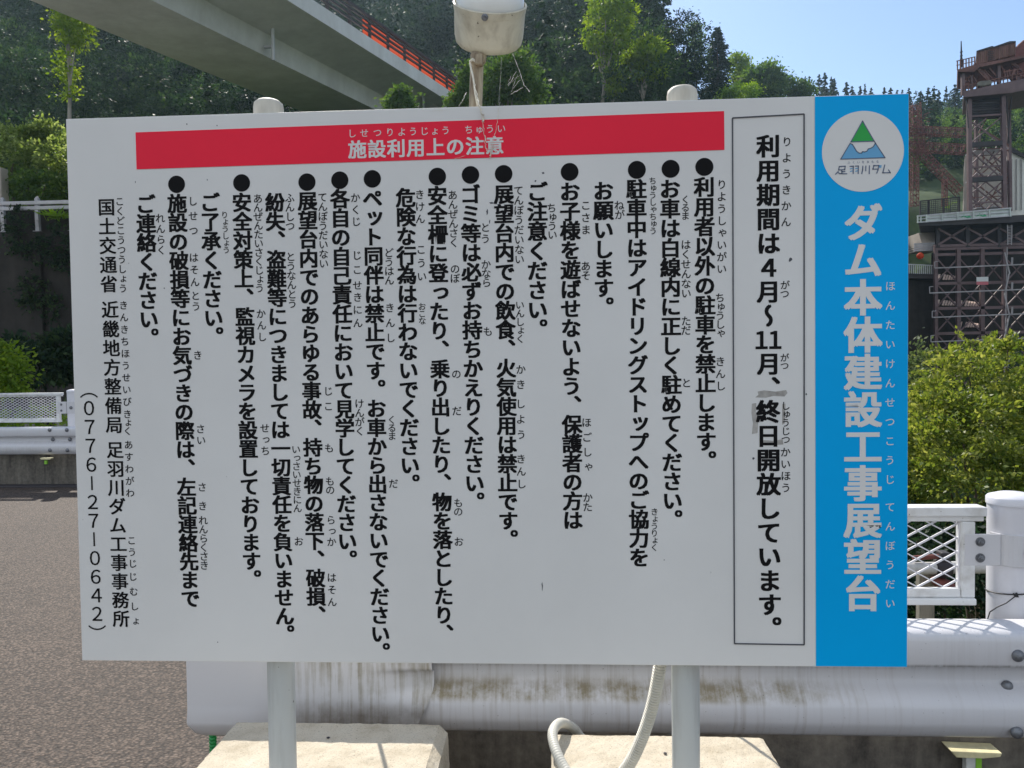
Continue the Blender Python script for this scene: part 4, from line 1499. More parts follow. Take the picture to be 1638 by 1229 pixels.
# main cross girder and head
solid("head_girder", "purple_steel", tw, [(1541, 146), (1660, 121), (1660, 140), (1618, 149), (1541, 156)], -0.8, 5.6, 0.05)
mb = MB()
for k in range(16):
    x = 1542 + k * 7
    yb = 146 - (x - 1541) * 0.21
    mb.beam(T(x, yb, -0.8), T(x, yb - 9, -0.8), 0.09, 0.09, (0, 1, 0))
mb.beam(T(1541, 138, -0.8), T(1655, 113, -0.8), 0.09)
mb.beam(T(1541, 142, -0.8), T(1655, 117, -0.8), 0.07)
mb.build("head_railing", "rust_steel", tw)
for x0, y0, x1, y1, d in ((1540, 117, 1540, 153, -0.6), (1553.5, 120, 1554, 148, -0.2), (1596.5, 95, 1598, 134, -0.4), (1628, 92, 1628, 130, 0.5), (1543, 116, 1543, 150, 4.5)):
    MB().beam(T(x0, y0, d), T(x1, y1, d), 0.34 if x0 > 1590 or x0 == 1540 else 0.24, 0.3, (0, 1, 0)).build("head_post", "purple_steel", tw)
bars("head_brace", "rust_steel", tw, [(1541, 120, 1553, 134), (1541, 134, 1553, 120), (1541, 136, 1553, 132), (1556, 121, 1562, 132), (1578, 104, 1593, 122), (1600, 104, 1612, 126), (1612, 98, 1636, 114), (1618, 96, 1632, 112)], 0.16, -0.3)
mb = MB()
for k in range(5):
    mb.beam(T(1557 + k * 5, 105, -0.9 + 0.3 * k), T(1578 + k * 4.5, 128 - k, -0.9 + 0.3 * k), 0.13, 0.13, (0, 1, 0))
for k in range(9):
    t = k / 8
    mb.beam(T(1558 + 21 * t, 106 + 22 * t, -0.9), T(1563 + 20 * t, 105 + 21 * t, -0.5), 0.07, 0.5, (0, 0, 1))
mb.build("stairs", "rust_steel", tw)
solid("upper_platform", "rust_steel", tw, [(1531, 111.5), (1558, 104), (1640, 88), (1640, 92), (1566, 108), (1558, 115), (1532, 115)], -1.2, 4.5)
solid("machine_house", "brown_plank", tw, [(1563, 83), (1624, 67), (1624, 87), (1561, 103.5)], -0.7, 4.0)
mb = MB()
for k in range(30):
    t = k / 29
    x = 1563 + 61 * t
    mb.beam(T(x, 83.5 - 16 * t, -0.76 - 0.03 * (k % 2)), T(x - 1.0 * (1 - t), 103.5 - 16.5 * t + (k * 7 % 5) * 0.3, -0.76), 0.05 + 0.02 * (k % 3), 0.06, (0, 1, 0))
mb.build("plank_battens", "rust_steel", tw)
mb = MB()
for k in range(5):
    mb.beam(T(1580.5, 83.5 + k * 3.2, -0.82), T(1588 + (k % 2), 82 + k * 3.1, -0.82), 0.10, 0.06)
mb.build("louvre", "dark_steel", tw)
solid("house_roof", "dark_steel", tw, [(1562, 83), (1562, 81.4), (1587, 73.6), (1590, 74.6), (1615, 66), (1625, 65.6), (1625, 67)], -0.9, 4.2)
mb = MB()
mb.lathe([(0, -1.8), (2.3, -1.8), (2.4, -1.6), (1.9, -1.5), (1.9, 1.5), (2.4, 1.6), (2.3, 1.8), (0, 1.8)], 26, T(1652, 98, 1.2), (0.35, 0.9, 0.1))
mb.build("rope_drum", "red_lattice", tw, smooth=35)
solid("tarp_bundle", "grey_tarp", tw, [(1562, 138), (1563, 131), (1570, 129), (1584, 127.5), (1587, 130), (1586, 135), (1574, 138)], -0.9, 0.8, 0.2)
mb = MB()
for k in range(6):
    mb.beam(T(1606 + k * 4.2, 111 + (k % 2) * 1.5, -0.5), T(1608 + k * 3.8, 126 - k, -0.5), 0.12, 0.12, (0, 1, 0))
mb.beam(T(1604, 116, -0.5), T(1634, 110, -0.5), 0.14)
mb.beam(T(1622, 112, -0.7), T(1617, 128, -0.7), 0.2)
mb.build("winch_frame", "rust_steel", tw)
mb = MB()
for k in range(7):
    x = 1531.5 + k * 4.6
    mb.beam(T(x, 112 - k * 1.1, -1.1), T(x, 97.5 - k * 1.1, -1.1), 0.10, 0.10, (0, 1, 0))
mb.beam(T(1530, 98, -1.1), T(1560, 91, -1.1), 0.08)
mb.beam(T(1530, 105, -1.1), T(1560, 98, -1.1), 0.07)
mb.build("platform_railing", "rust_steel", tw)
mb = MB()
mb.tube([T(1537.5, 108, -0.9), T(1537.8, 88, -0.9), T(1537.5, 66, -0.9)], [0.16, 0.10, 0.05], 8)
for yy in (84, 90, 95):
    mb.beam(T(1536, yy, -0.9), T(1539.5, yy - 1, -0.9), 0.12)
mb.build("mast", "dark_steel", tw)
mb = MB()
for x0, x1, d in ((1610, 1614, 0.2), (1618, 1612, 0.5), (1545, 1549, -0.2)):
    mb.beam(T(x0, 152, d), T(x1, 230 if x0 > 1600 else 205, d), 0.10, 0.10, (0, 1, 0))
mb.build("hanging_pipe", "dark_steel", tw)

# concrete pier behind the shaft
pier = thing("concrete_pier", "pale concrete pier standing close behind the rusty tower", "pier", T(1590, 338, 8))
solid("shaft_wall", "pier_concrete", pier, [(1543, 252), (1546, 246), (1606, 240), (1610, 345), (1541, 345)], 6.5, 12)
solid("side_wall", "bridge_concrete", pier, [(1613, 240), (1632, 247), (1665, 262), (1665, 345), (1611, 345)], 7.2, 12)
solid("roof", "dark_steel", pier, [(1610, 238), (1613, 232), (1634, 244), (1670, 262), (1670, 267), (1630, 248.5)], 6.8, 12.5)
mb = MB()
for x in (1618, 1626, 1634):
    mb.beam(T(x, 255, 7.0), T(x, 336, 7.0), 0.12, 0.12, (0, 1, 0))
mb.build("pipe", "pole_grey", pier)

# work deck on its trestle
dk = thing("work_trestle", "dark braced steel trestle carrying the work deck below the rusty tower", "trestle", T(1560, 600))
solid("deck", "dark_steel", dk, [(1468, 354), (1618, 345), (1670, 342), (1670, 352), (1618, 356), (1470, 362)], -1.6, 5.5)
mb = MB()
solid("deck_shade_sheet", "dark_steel", dk, [(1499, 361), (1670, 352), (1670, 400), (1499, 404)], 1.6, 1.8)  # dark sheet standing in for the shade under the deck
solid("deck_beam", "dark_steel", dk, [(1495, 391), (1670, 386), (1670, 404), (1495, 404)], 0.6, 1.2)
for y in (394, 399, 408):
    MB().beam(T(1494, y, -0.3), T(1668, y - 4, -0.3), 0.3, 0.3).build("chord", "purple_steel", dk)
cols = (1497, 1533, 1571, 1607, 1645)
for x in cols:
    MB().beam(T(x - 0.5, 398, -0.4), T(x, 640, -0.4), 0.42 if x != 1497 else 0.34, 0.4, (0, 1, 0)).build("column", "purple_steel", dk)
for x in (1499.5, 1547, 1597.5, 1645):
    MB().beam(T(x, 360, -0.3), T(x, 396, -0.3), 0.4, 0.35, (0, 1, 0)).build("column", "dark_steel", dk)
for a, c in ((1500, 1546), (1548, 1596), (1599, 1645)):
    bars("cross_brace", "purple_steel", dk, [(a, 366, c, 392), (a, 392, c, 364)], 0.22, -0.4)
lev = (412, 453, 493, 533, 573, 613)
for i in range(len(cols) - 1):
    for a, c in zip(lev[:-1], lev[1:]):
        bars("cross_brace", "purple_steel", dk, [(cols[i], a, cols[i + 1], c), (cols[i], c, cols[i + 1], a)], 0.14, -0.35)
for y in lev[1:]:
    MB().beam(T(1496, y + 1, -0.45), T(1650, y - 2, -0.45), 0.3, 0.32).build("chord", "purple_steel", dk)
for x0, y in ((1495, 429), (1487, 469), (1491, 508), (1489, 547)):
    mb = MB()
    mb.beam(T(x0, y, -1.5), T(1668, y - 7, -1.5), 0.10, 0.13)
    mb.beam(T(x0, y, -1.5), T(x0, y - 10, -1.5), 0.08, 0.08, (0, 1, 0))
    mb.beam(T(x0, y - 10, -1.5), T(x0 + 6, y - 10.5, -1.5), 0.07, 0.07)
    for x in (1618, 1619.5):
        mb.beam(T(x, y - 5, -1.5), T(x + 0.5, y - 17, -1.5), 0.08, 0.08, (0, 1, 0))
    mb.build("walkway", "scaffold_grey", dk)
mb = MB()
mb.beam(T(1611, 396, -1.3), T(1607, 600, -1.3), 0.08, 0.08, (0, 1, 0))
for k in range(6):
    mb.beam(T(1614 if k % 2 else 1607, 404 + k * 34, -1.4), T(1607 if k % 2 else 1615, 438 + k * 34, -1.4), 0.13, 0.10, (0, 1, 0))
mb.build("ladder", "scaffold_grey", dk)
mb = MB()
for k in range(12):
    y0 = 362 + k * 2.5
    mb.beam(T(1612, y0, -1.2), T(1618, y0 - .3, -1.2), 0.05)
mb.beam(T(1611.5, 360, -1.2), T(1612, 392, -1.2), 0.08, 0.08, (0, 1, 0))
mb.beam(T(1618.5, 360, -1.2), T(1618, 392, -1.2), 0.08, 0.08, (0, 1, 0))
mb.build("access_ladder", "scaffold_grey", dk)
# pale bars standing in for sun patches inside the bays
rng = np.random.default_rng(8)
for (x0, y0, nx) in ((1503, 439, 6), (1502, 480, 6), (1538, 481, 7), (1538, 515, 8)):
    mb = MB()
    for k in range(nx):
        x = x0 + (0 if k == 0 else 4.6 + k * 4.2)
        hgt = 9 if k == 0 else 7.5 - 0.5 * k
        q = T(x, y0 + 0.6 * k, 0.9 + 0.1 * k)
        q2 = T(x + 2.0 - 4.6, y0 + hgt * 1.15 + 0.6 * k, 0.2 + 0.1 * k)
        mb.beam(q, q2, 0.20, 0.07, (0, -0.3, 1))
    mb.build("sun_patch_bar", "sun_patch_pale", dk)
# black backdrop added for the shaded interior behind the trestle
bw = solid("trestle_shade_wall", "old_wall_concrete", None, [(1490, 405), (1690, 396), (1690, 680), (1480, 680)], 9, 10.5)
tag(bw, "black backdrop standing in for shade behind the braced trestle", "wall")

# deck guard: banners hung on rails
dg_ = thing("deck_guard", "white banner rail with green waves along the edge of the work deck", "railing", T(1540, 355, -1.8))
a0, a1, a2, a3 = (1468, 346), (1617, 333), (1617, 345.5), (1468, 356)
mb = MB()
for f, w in ((0.0, 0.14), (0.5, 0.08), (1.0, 0.14)):
    mb.beam(T(1467, 346 + 10 * f, -1.8), T(1618, 333 + 12.5 * f, -1.8), w, w)
mb.build("rail", "pale_steel", dg_)
for x in (1468, 1473, 1482, 1507, 1532, 1557, 1583, 1616):
    t = (x - 1468) / 149
    MB().beam(T(x, 345 - 13 * t, -1.9), T(x, 357 - 10.5 * t, -1.9), 0.12, 0.10, (0, 1, 0)).build("post", "banner_white", dg_)
for xa, xb in ((1483, 1506), (1508, 1531), (1533, 1556), (1558, 1582), (1585, 1615)):
    ta, tb = (xa - 1468) / 149, (xb - 1468) / 149
    mb = MB().sheet([T(xa, 347 - 13 * ta, -1.7), T(xb, 347 - 13 * tb, -1.7), T(xb, 355.5 - 10.5 * tb, -1.75), T(xa, 355.5 - 10.5 * ta, -1.75)])
    bn = mb.build("banner", "banner_white", dg_)
    if xa in (1533, 1558):
        z = lambda x, y: T(x, y - (x - 1468) / 149 * 11.5, -1.82)
        mb = MB()
        x = xa + 3
        mb.sheet([z(x, 354), z(x + 6, 349), z(x + 11, 353), z(x + 14, 350.5), z(x + 18, 354.6), z(x + 11, 354.8), z(x + 6, 352)])
        mb.build("wave_emblem", "banner_green", bn)
# net fence standing on the deck
nf = thing("net_fence", "dark net screen fence standing on the deck left of the tower foot", "fence", T(1500, 345, 3))
mb = MB()
for x, y0, y1 in ((1472, 322, 346), (1486, 320, 345), (1509, 318, 343), (1534.5, 315.5, 341)):
    mb.beam(T(x, y0, 3), T(x, y1, 3), 0.14, 0.14, (0, 1, 0))
mb.beam(T(1472, 322, 3), T(1535, 315.5, 3), 0.12)
mb.build("frame", "dark_steel", nf)
mb = MB()
for k in range(22):
    t = k / 21
    mb.beam(T(1472 + 63 * t, 322 - 6.5 * t, 3.05), T(1472 + 63 * t, 346 - 5 * t, 3.05), 0.055 if k % 4 else 0.1, 0.03, (0, 1, 0))
for k in range(9):
    t = k / 8
    mb.beam(T(1472, 322 + 24 * t, 3.05), T(1535, 315.5 + 25.5 * t, 3.05), 0.03, 0.055)
mb.build("netting", "dark_net", nf)
# red and white notice on the trestle
nb = thing("notice_panel", "small notice, white above pink, fixed to the dark trestle", "sign", T(1571, 450, -1.7))
solid("white_half", "notice_white", nb, [(1562, 443.5), (1581, 443), (1581, 450.4), (1562, 450.6)], -1.75, -1.7)
solid("pink_half", "notice_pink", nb, [(1562, 450.8), (1581, 450.6), (1581, 455.6), (1562, 456)], -1.75, -1.7)

# bridge deck and stepped abutment left of the trestle
ab = thing("stepped_abutment", "pale stepped concrete abutment under the deck edge beside the blue panel", "abutment", T(1485, 402, 2))
mb = MB()
for k in range(8):
    a, c = T(1470 + k * 1.0, 373 + k * 3.4, 3 - k * 0.15), T(1497, 375 + k * 3.4, 4)
    mb.box((a.x, a.y, c.z - 0.26), (c.x, c.y + 2, a.z + 0.02))
mb.build("steps", "pier_concrete", ab)
mb = MB()
for k in range(4):
    mb.beam(T(1462, 391 + k * 3.4, 1), T(1497, 389.5 + k * 3.4, 1), 0.14, 0.2)
mb.build("pale_beam", "pale_steel", ab)
lb = thing("service_bridge", "dark service bridge with closely spaced pale balusters beside the trestle", "bridge", T(1475, 445, 1))
solid("deck", "dark_steel", lb, [(1380, 437), (1495, 437), (1495, 446), (1380, 444)], 0.5, 6)
for k in range(30):
    x = 1400 + k * 3.2
    MB().beam(T(x, 423 + (x - 1455) * 0.05, 0.3), T(x, 438 + (x - 1455) * 0.02, 0.3), 0.085, 0.085, (0, 1, 0)).build("baluster", "pale_steel", lb)
MB().beam(T(1400, 423 - 2.7, 0.3), T(1495, 425, 0.3), 0.09).build("handrail", "pale_steel", lb)
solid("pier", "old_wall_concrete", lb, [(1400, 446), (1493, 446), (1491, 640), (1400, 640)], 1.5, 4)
fl = MB().lathe([(0, -0.38), (0.2, -0.33), (0.36, -0.14), (0.38, 0.0), (0.34, 0.18), (0.16, 0.34), (0, 0.38)], 18, T(1472, 409.5, 0)).build("marker_buoy", "orange_net", smooth=True)
tag(fl, "small round orange marker by the pale abutment beside the blue panel edge", "buoy")


def lattice(name, parent, a, c, w, n, t=0.05, mat="red_lattice"):
    """square lattice boom from a to c"""
    a, c = Vector(a), Vector(c)
    d = (c - a).normalized()
    up = Vector((0, 0, 1)) if abs(d.z) < 0.9 else Vector((1, 0, 0))
    x = d.cross(up).normalized() * w / 2
    z = x.cross(d).normalized() * w / 2
    mb = MB()
    crn = (x + z, x - z, -x - z, -x + z)
    for o in crn:
        mb.beam(a + o, c + o, t * 1.5)
    for i in range(n):
        p, q = a.lerp(c, i / n), a.lerp(c, (i + 1) / n)
        for j in range(4):
            o1, o2 = crn[j], crn[(j + 1) % 4]
            if i % 2 == j % 2:
                o1, o2 = o2, o1
            mb.beam(p + o1, q + o2, t)
            mb.beam(p + o1, p + o2, t)
    return mb.build(name, mat, parent)


cr = thing("lattice_crane", "rust red lattice crane between the blue panel and the tower", "crane", P(1462, 320, 104))
CY = 104.0
lattice("mast", cr, P(1463, 330, CY), P(1463, 236, CY), 0.75, 16)
lattice("mast", cr, P(1466, 236, CY), P(1463, 166, CY), 1.1, 14)
lattice("boom", cr, P(1405, 207, CY), P(1543, 213, CY), 1.0, 22)
lattice("boom", cr, P(1405, 232, CY + 1), P(1546, 240, CY + 1), 1.1, 22)
lattice("strut", cr, P(1467, 238, CY - .5), P(1536, 309, CY - .5), 0.95, 17)
lattice("mast", cr, P(1511, 330, CY + 2), P(1511, 286, CY + 2), 0.5, 8)
rng = np.random.default_rng(4)
mb = MB()
for k in range(70):
    px, py = rng.normal(1467, 9), rng.uniform(172, 246)
    q = P(px, py, CY + rng.uniform(-1, 1))
    dq = Vector(rng.normal(0, 0.6, 3))
    mb.beam(q, q + dq, 0.06)
mb.build("head_works", "red_lattice", cr)
mb = MB()
for k in range(5):
    mb.tube([P(1455, 205 + k * 6, CY - 1), P(1500, 207 + k * 6.3, CY - 1), P(1545, 207.5 + k * 6, CY - 1)], 0.025, 4)
mb.build("cable", "dark_steel", cr)

# ------------------------------------------------------------------ vegetation
RG = np.random.default_rng(21)


def rand_dirs(n, rg=RG):
    v = rg.normal(size=(n, 3))
    return v / np.linalg.norm(v, axis=1, keepdims=True)


def leaf_quads(C, size, rg=RG, flat=0.0, lean=None, aspect=0.55):
    """pointed leaf-shaped quads at C; flat>0 turns blades towards the horizontal; lean gives the blade direction"""
    n = len(C)
    d = rand_dirs(n, rg) if lean is None else lean + 0.5 * rand_dirs(n, rg)
    d[:, 2] -= 0.15
    if flat:
        d[:, 2] *= (1 - flat)
    d /= np.linalg.norm(d, axis=1, keepdims=True) + 1e-9
    u = rand_dirs(n, rg)
    if flat:
        u[:, 2] *= (1 - flat)
    w = np.cross(d, u)
    w = np.cross(d, w) if flat else w
    w /= np.linalg.norm(w, axis=1, keepdims=True) + 1e-9
    s = (np.asarray(size) * rg.uniform(0.6, 1.35, n))[:, None]
    a = C - d * s * 0.5
    b_ = C + w * s * aspect * 0.5 - d * s * 0.05
    c = C + d * s * 0.5
    e = C - w * s * aspect * 0.5 - d * s * 0.05
    return np.stack([a, b_, c, e], 1)


def clump_crown(lobes, n_clump, n_leaf, size, spread, rg=RG, shell=0.55, flat=0.0):
    """leaf clumps spread through ellipsoid lobes (cx,cy,cz,rx,ry,rz)"""
    L = np.array(lobes, float)
    vol = (L[:, 3] * L[:, 4] * L[:, 5]) ** (2 / 3)
    k = rg.choice(len(L), n_clump, p=vol / vol.sum())
    d = rand_dirs(n_clump, rg)
    r = rg.uniform(shell, 1.0, n_clump) ** 0.6
    cc = L[k, :3] + d * L[k, 3:] * r[:, None]
    sp = spread * rg.uniform(0.5, 1.4, n_clump)
    pts = np.repeat(cc, n_leaf, 0) + rg.normal(size=(n_clump * n_leaf, 3)) * np.repeat(sp, n_leaf)[:, None] * np.array([1, 1, 0.6])
    out = np.repeat(d, n_leaf, 0)
    tint = np.repeat(rg.uniform(0, 1, n_clump), n_leaf)
    return leaf_quads(pts, size, rg, flat, lean=out * 0.7), tint


def cedar(h, r, layers, per, n_leaf, size, rg=RG, bare=0.08, ex=0.8):
    """conifer: whorls of drooping boughs on a straight stem, narrowing to a point"""
    pts, leans, tn = [], [], []
    for i in range(layers):
        t = (i + 0.5 * rg.uniform()) / layers
        z0 = h * (bare + (1 - bare) * t)
        rr = r * (1 - t) ** ex * rg.uniform(0.75, 1.15) + 0.02 * r
        if t < 0.12:
            rr *= 0.6 + 3 * t
        k = max(3, int(per * (1 - t * 0.6)))
        for a in rg.uniform(0, 2 * math.pi) + np.arange(k) * 2 * math.pi / k + rg.normal(0, 0.25, k):
            ln = rr * rg.uniform(0.55, 1.2)
            z = z0 + rg.uniform(-0.9, 0.9) * h / layers
            s_ = rg.uniform(0.15, 1.0, n_leaf) ** 0.7
            droop = rg.uniform(0.15, 0.4)
            x = np.cos(a) * ln * s_
            y = np.sin(a) * ln * s_
            zz = z + ln * (0.25 * s_ - droop * 1.6 * s_ ** 2)
            p = np.stack([x, y, zz], 1) + rg.normal(0, 0.09 * rr + 0.03, (n_leaf, 3))
            pts.append(p)
            leans.append(np.repeat([[np.cos(a), np.sin(a), -0.3]], n_leaf, 0))
            tn.append(np.full(n_leaf, rg.uniform(0, 1)))
    return leaf_quads(np.concatenate(pts), size, rg, 0.0, np.concatenate(leans), 0.5), np.concatenate(tn)


def trunk(mb, base, h, r, lean=(0, 0), limbs=(), wob=0.02):
    b0 = Vector(base)
    pts, rr = [], []
    for i in range(9):
        t = i / 8
        pts.append(b0 + Vector((lean[0] * t + wob * h * math.sin(i * 1.7), lean[1] * t + wob * h * math.cos(i * 2.3), h * t)))
        rr.append(r * (1 - 0.8 * t) * (1.25 if i == 0 else 1))
    mb.tube(pts, rr, 9)
    for t, tip, lr in limbs:
        a = pts[min(8, int(t * 8))]
        tip = b0 + Vector(tip)
        m1 = a.lerp(tip, 0.45) + Vector((0, 0, 0.06 * (tip - a).length))
        mb.tube([a, m1, tip], [lr, lr * 0.6, lr * 0.2], 6)
    return mb


def tree(name, label, base, Q, tint, leafm, tr_mb, barkm="bark", group=None, cat="tree"):
    t_ = thing(name, label, cat, base, group)
    np_quads("crown", Q, leafm, t_, tint)
    if tr_mb:
        tr_mb.build("trunk", barkm, t_, smooth=50)
    return t_


def gz(x, y):
    return float(height(x, y))


def lobes_px(lst, Y, depth=1.0):
    """crown lobes from their outline: centre and radii in measured pixels at distance Y"""
    s = (Y + 1.65) / 1230
    out = []
    for cx, cy, rx, ry, dy in lst:
        p = P(cx, cy, Y + dy)
        out.append((p.x, p.y, p.z, rx * s, max(rx, ry) * s * depth, ry * s))
    return out


# ---- the big leafy shrub beyond the close guardrail, on the right
SY = 8.6
lob = lobes_px([(1570, 640, 66, 82, 0.0), (1628, 612, 60, 62, 0.5), (1500, 655, 34, 52, -0.3), (1540, 700, 80, 70, -0.7), (1630, 700, 80, 85, -0.4), (1480, 735, 60, 60, -0.9),
                (1560, 770, 110, 60, -1.1), (1700, 680, 90, 110, 0.2), (1420, 760, 70, 70, -0.6), (1505, 600, 16, 40, 0.1), (1550, 578, 22, 26, 0.3), (1612, 560, 34, 13, 0.3), (1690, 800, 90, 60, -1)], SY)
Q, tn = clump_crown(lob, 980, 36, 0.060, 0.072, shell=0.8)
shoots, sl, st_ = [], [], []
Lb = np.array(lob)
for k in range(170):
    q = Lb[RG.integers(len(Lb))]
    d = rand_dirs(1)[0]
    d[2] = abs(d[2]) * 0.9
    p = q[:3] + d * q[3:] * 0.92
    g_ = d * 0.6 + np.array([RG.normal(0, 0.5), RG.normal(0, 0.5), RG.uniform(0.1, 0.7)])
    g_ /= np.linalg.norm(g_)
    ln_ = RG.uniform(0.15, 0.42)
    tt = RG.uniform(0, 1, 26)
    shoots.append(p + np.outer(tt * ln_, g_) + np.outer(tt ** 2 * ln_ * 0.35, [0, 0, -1]) + RG.normal(0, 0.022, (26, 3)))
    sl.append(np.repeat(g_[None, :], 26, 0))
    st_.append(np.full(26, RG.uniform(0.3, 1)))
Q = np.concatenate([Q, leaf_quads(np.concatenate(shoots), 0.06, RG, 0.0, np.concatenate(sl))])
tn = np.concatenate([tn, np.concatenate(st_)])
b0 = P(1580, 900, SY)
tm = MB()
gb = (b0.x, SY, gz(b0.x, SY))
hs = P(1580, 600, SY).z - gb[2]
trunk(tm, gb, hs * 0.75, 0.12, (0.1, 0), [(0.3, (l[0] - gb[0], l[1] - gb[1], l[2] - gb[2]), 0.045) for l in lob])
big = tree("leafy_shrub", "big sunlit yellow green leafy tree filling the gap beyond the white mesh panel", gb, Q, tn, "leaf_shrub", tm)
# lower mass below it, in shade, seen through the mesh
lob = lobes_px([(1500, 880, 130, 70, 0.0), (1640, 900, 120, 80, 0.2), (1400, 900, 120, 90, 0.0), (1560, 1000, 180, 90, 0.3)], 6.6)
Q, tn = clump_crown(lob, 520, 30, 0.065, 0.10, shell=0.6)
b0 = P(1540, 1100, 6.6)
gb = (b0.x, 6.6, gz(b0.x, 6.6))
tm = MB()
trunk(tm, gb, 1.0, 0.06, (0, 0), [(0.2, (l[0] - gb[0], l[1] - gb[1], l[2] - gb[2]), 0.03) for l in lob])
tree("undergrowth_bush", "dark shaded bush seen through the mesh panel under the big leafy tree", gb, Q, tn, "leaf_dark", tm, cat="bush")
# vines on the left of it, next to the blue panel
lob = lobes_px([(1466, 600, 15, 55, 0.0), (1478, 660, 22, 40, 0), (1468, 720, 28, 40, 0), (1440, 640, 30, 80, 0.2)], 10.5)
Q, tn = clump_crown(lob, 150, 26, 0.07, 0.09, shell=0.5)
gb = (lob[3][0], 10.5, gz(lob[3][0], 10.5))
tm = MB()
trunk(tm, gb, lob[0][2] - gb[2], 0.05, (0.3, 0), [(0.5, (l[0] - gb[0], l[1] - gb[1], l[2] - gb[2]), 0.02) for l in lob])
tree("vine_shrub", "greyish vine covered shrub rising beside the right edge of the blue panel", gb, Q, tn, "leaf_vine", tm, cat="bush")

# ---- bushes on top of the dark retaining wall, left
spec = [((20, 258, 34, 40, 0), (60, 262, 36, 34, .4), (-30, 260, 46, 44, 0.3)), ((95, 262, 30, 42, 0.2), (120, 275, 34, 34, 0), (150, 250, 40, 50, 0.6)),
        ((45, 228, 34, 26, 1.6), (15, 222, 30, 20, 1.9), (78, 216, 28, 24, 1.9)), ((70, 300, 46, 22, -0.6), (110, 308, 40, 24, -0.4), (26, 302, 24, 18, -0.5))]
labs = ["broad sunlit bush above the pale railing by the tan pillar", "sunlit bush whose right half hides behind the sign above the pale railing",
        "bright topped bush, highest on the bank above the pale railing", "low overhanging bush just over the pale railing, dark underneath"]
for sp, lab, lm in zip(spec, labs, ("leaf_bank", "leaf_bank", "leaf_bank", "leaf_mid")):
    lob = lobes_px(sp, 32.6, 0.9)
    Q, tn = clump_crown(lob, 150, 24, 0.19, 0.17, shell=0.7)
    gx, gy = lob[0][0], lob[0][1]
    gb = (gx, gy, gz(gx, gy))
    tm = MB()
    trunk(tm, gb, max(0.5, lob[0][2] - gb[2]), 0.10, (0, 0), [(0.4, (l[0] - gb[0], l[1] - gb[1], l[2] - gb[2]), 0.05) for l in lob])
    tree("bank_bush", lab, gb, Q, tn, lm, tm, group="bushes on the bank above the retaining wall", cat="bush")
# creepers hanging down the dark wall
for k_, (px, py) in enumerate(((25, 372), (92, 395), (60, 470))):
    c = P(px, py, 29.35)
    lob = [(c.x, 29.36, c.z, 0.5 + 0.2 * k_, 0.14, 1.1), (c.x + 0.7, 29.36, c.z - 0.8, 0.4, 0.14, 0.7)]
    Q, tn = clump_crown(lob, 40, 20, 0.16, 0.16, shell=0.2)
    tag(np_quads("wall_creeper", Q, "leaf_dark", None, tn), ("dark creeper hanging down the wall under the tan pillar side of the railing",
                                                        "dark creeper on the wall just beneath the yellow green spiky tuft",
                                                        "lowest dark creeper on the blackened wall above the shaded bush")[k_], "plant")
# fern-like tuft hanging over the wall
c = P(90, 337, 29.5)
C = np.tile([c.x, c.y, c.z - 0.3], (46, 1)) + RG.normal(0, 0.12, (46, 3)) * np.array([1.6, 0.6, 0.3])
ln = rand_dirs(46)
ln[:, 2] = np.abs(ln[:, 2]) * 0.6 + 0.15
Q = leaf_quads(C + ln * 0.32, 0.75, RG, 0.0, ln * 2.0, 0.16)
tag(np_quads("fern_tuft", Q, "leaf_lime"), "yellow green spiky tuft growing on the dark wall under the railing", "plant")
# shrubs between the far guardrail and the wall
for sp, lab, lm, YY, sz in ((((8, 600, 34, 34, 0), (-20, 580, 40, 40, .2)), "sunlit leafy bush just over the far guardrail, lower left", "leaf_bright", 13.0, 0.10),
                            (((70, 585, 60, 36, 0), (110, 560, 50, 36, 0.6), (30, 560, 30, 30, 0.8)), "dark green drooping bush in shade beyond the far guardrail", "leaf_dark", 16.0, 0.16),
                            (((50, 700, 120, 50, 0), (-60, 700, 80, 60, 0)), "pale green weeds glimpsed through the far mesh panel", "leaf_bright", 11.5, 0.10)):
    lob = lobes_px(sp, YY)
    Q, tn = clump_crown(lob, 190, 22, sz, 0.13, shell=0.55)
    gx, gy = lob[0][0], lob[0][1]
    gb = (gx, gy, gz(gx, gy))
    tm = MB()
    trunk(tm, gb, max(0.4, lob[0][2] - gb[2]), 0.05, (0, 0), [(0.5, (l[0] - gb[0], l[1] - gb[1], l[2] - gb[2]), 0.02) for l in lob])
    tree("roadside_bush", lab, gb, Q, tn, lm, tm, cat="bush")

# ---- single trees that stand out
def leafy_tree(name, label, spec, YY, leafm, size, n_clump, n_leaf, spread, base_px, trunk_r, barkm="pale_bark", forks=(), shell=0.5):
    lob = lobes_px(spec, YY)
    Q, tn = clump_crown(lob, n_clump, n_leaf, size, spread, shell=shell)
    b0 = P(base_px[0], base_px[1], YY)
    gb = (b0.x, YY, min(b0.z, gz(b0.x, YY) + 30))
    tm = MB()
    tp = lob[0]
    trunk(tm, gb, tp[2] - gb[2], trunk_r, (tp[0] - gb[0], tp[1] - gb[1]), [(0.55, (l[0] - gb[0], l[1] - gb[1], l[2] - gb[2]), trunk_r * 0.4) for l in lob[1:]], 0.008)
    return tree(name, label, gb, Q, tn, leafm, tm, barkm)


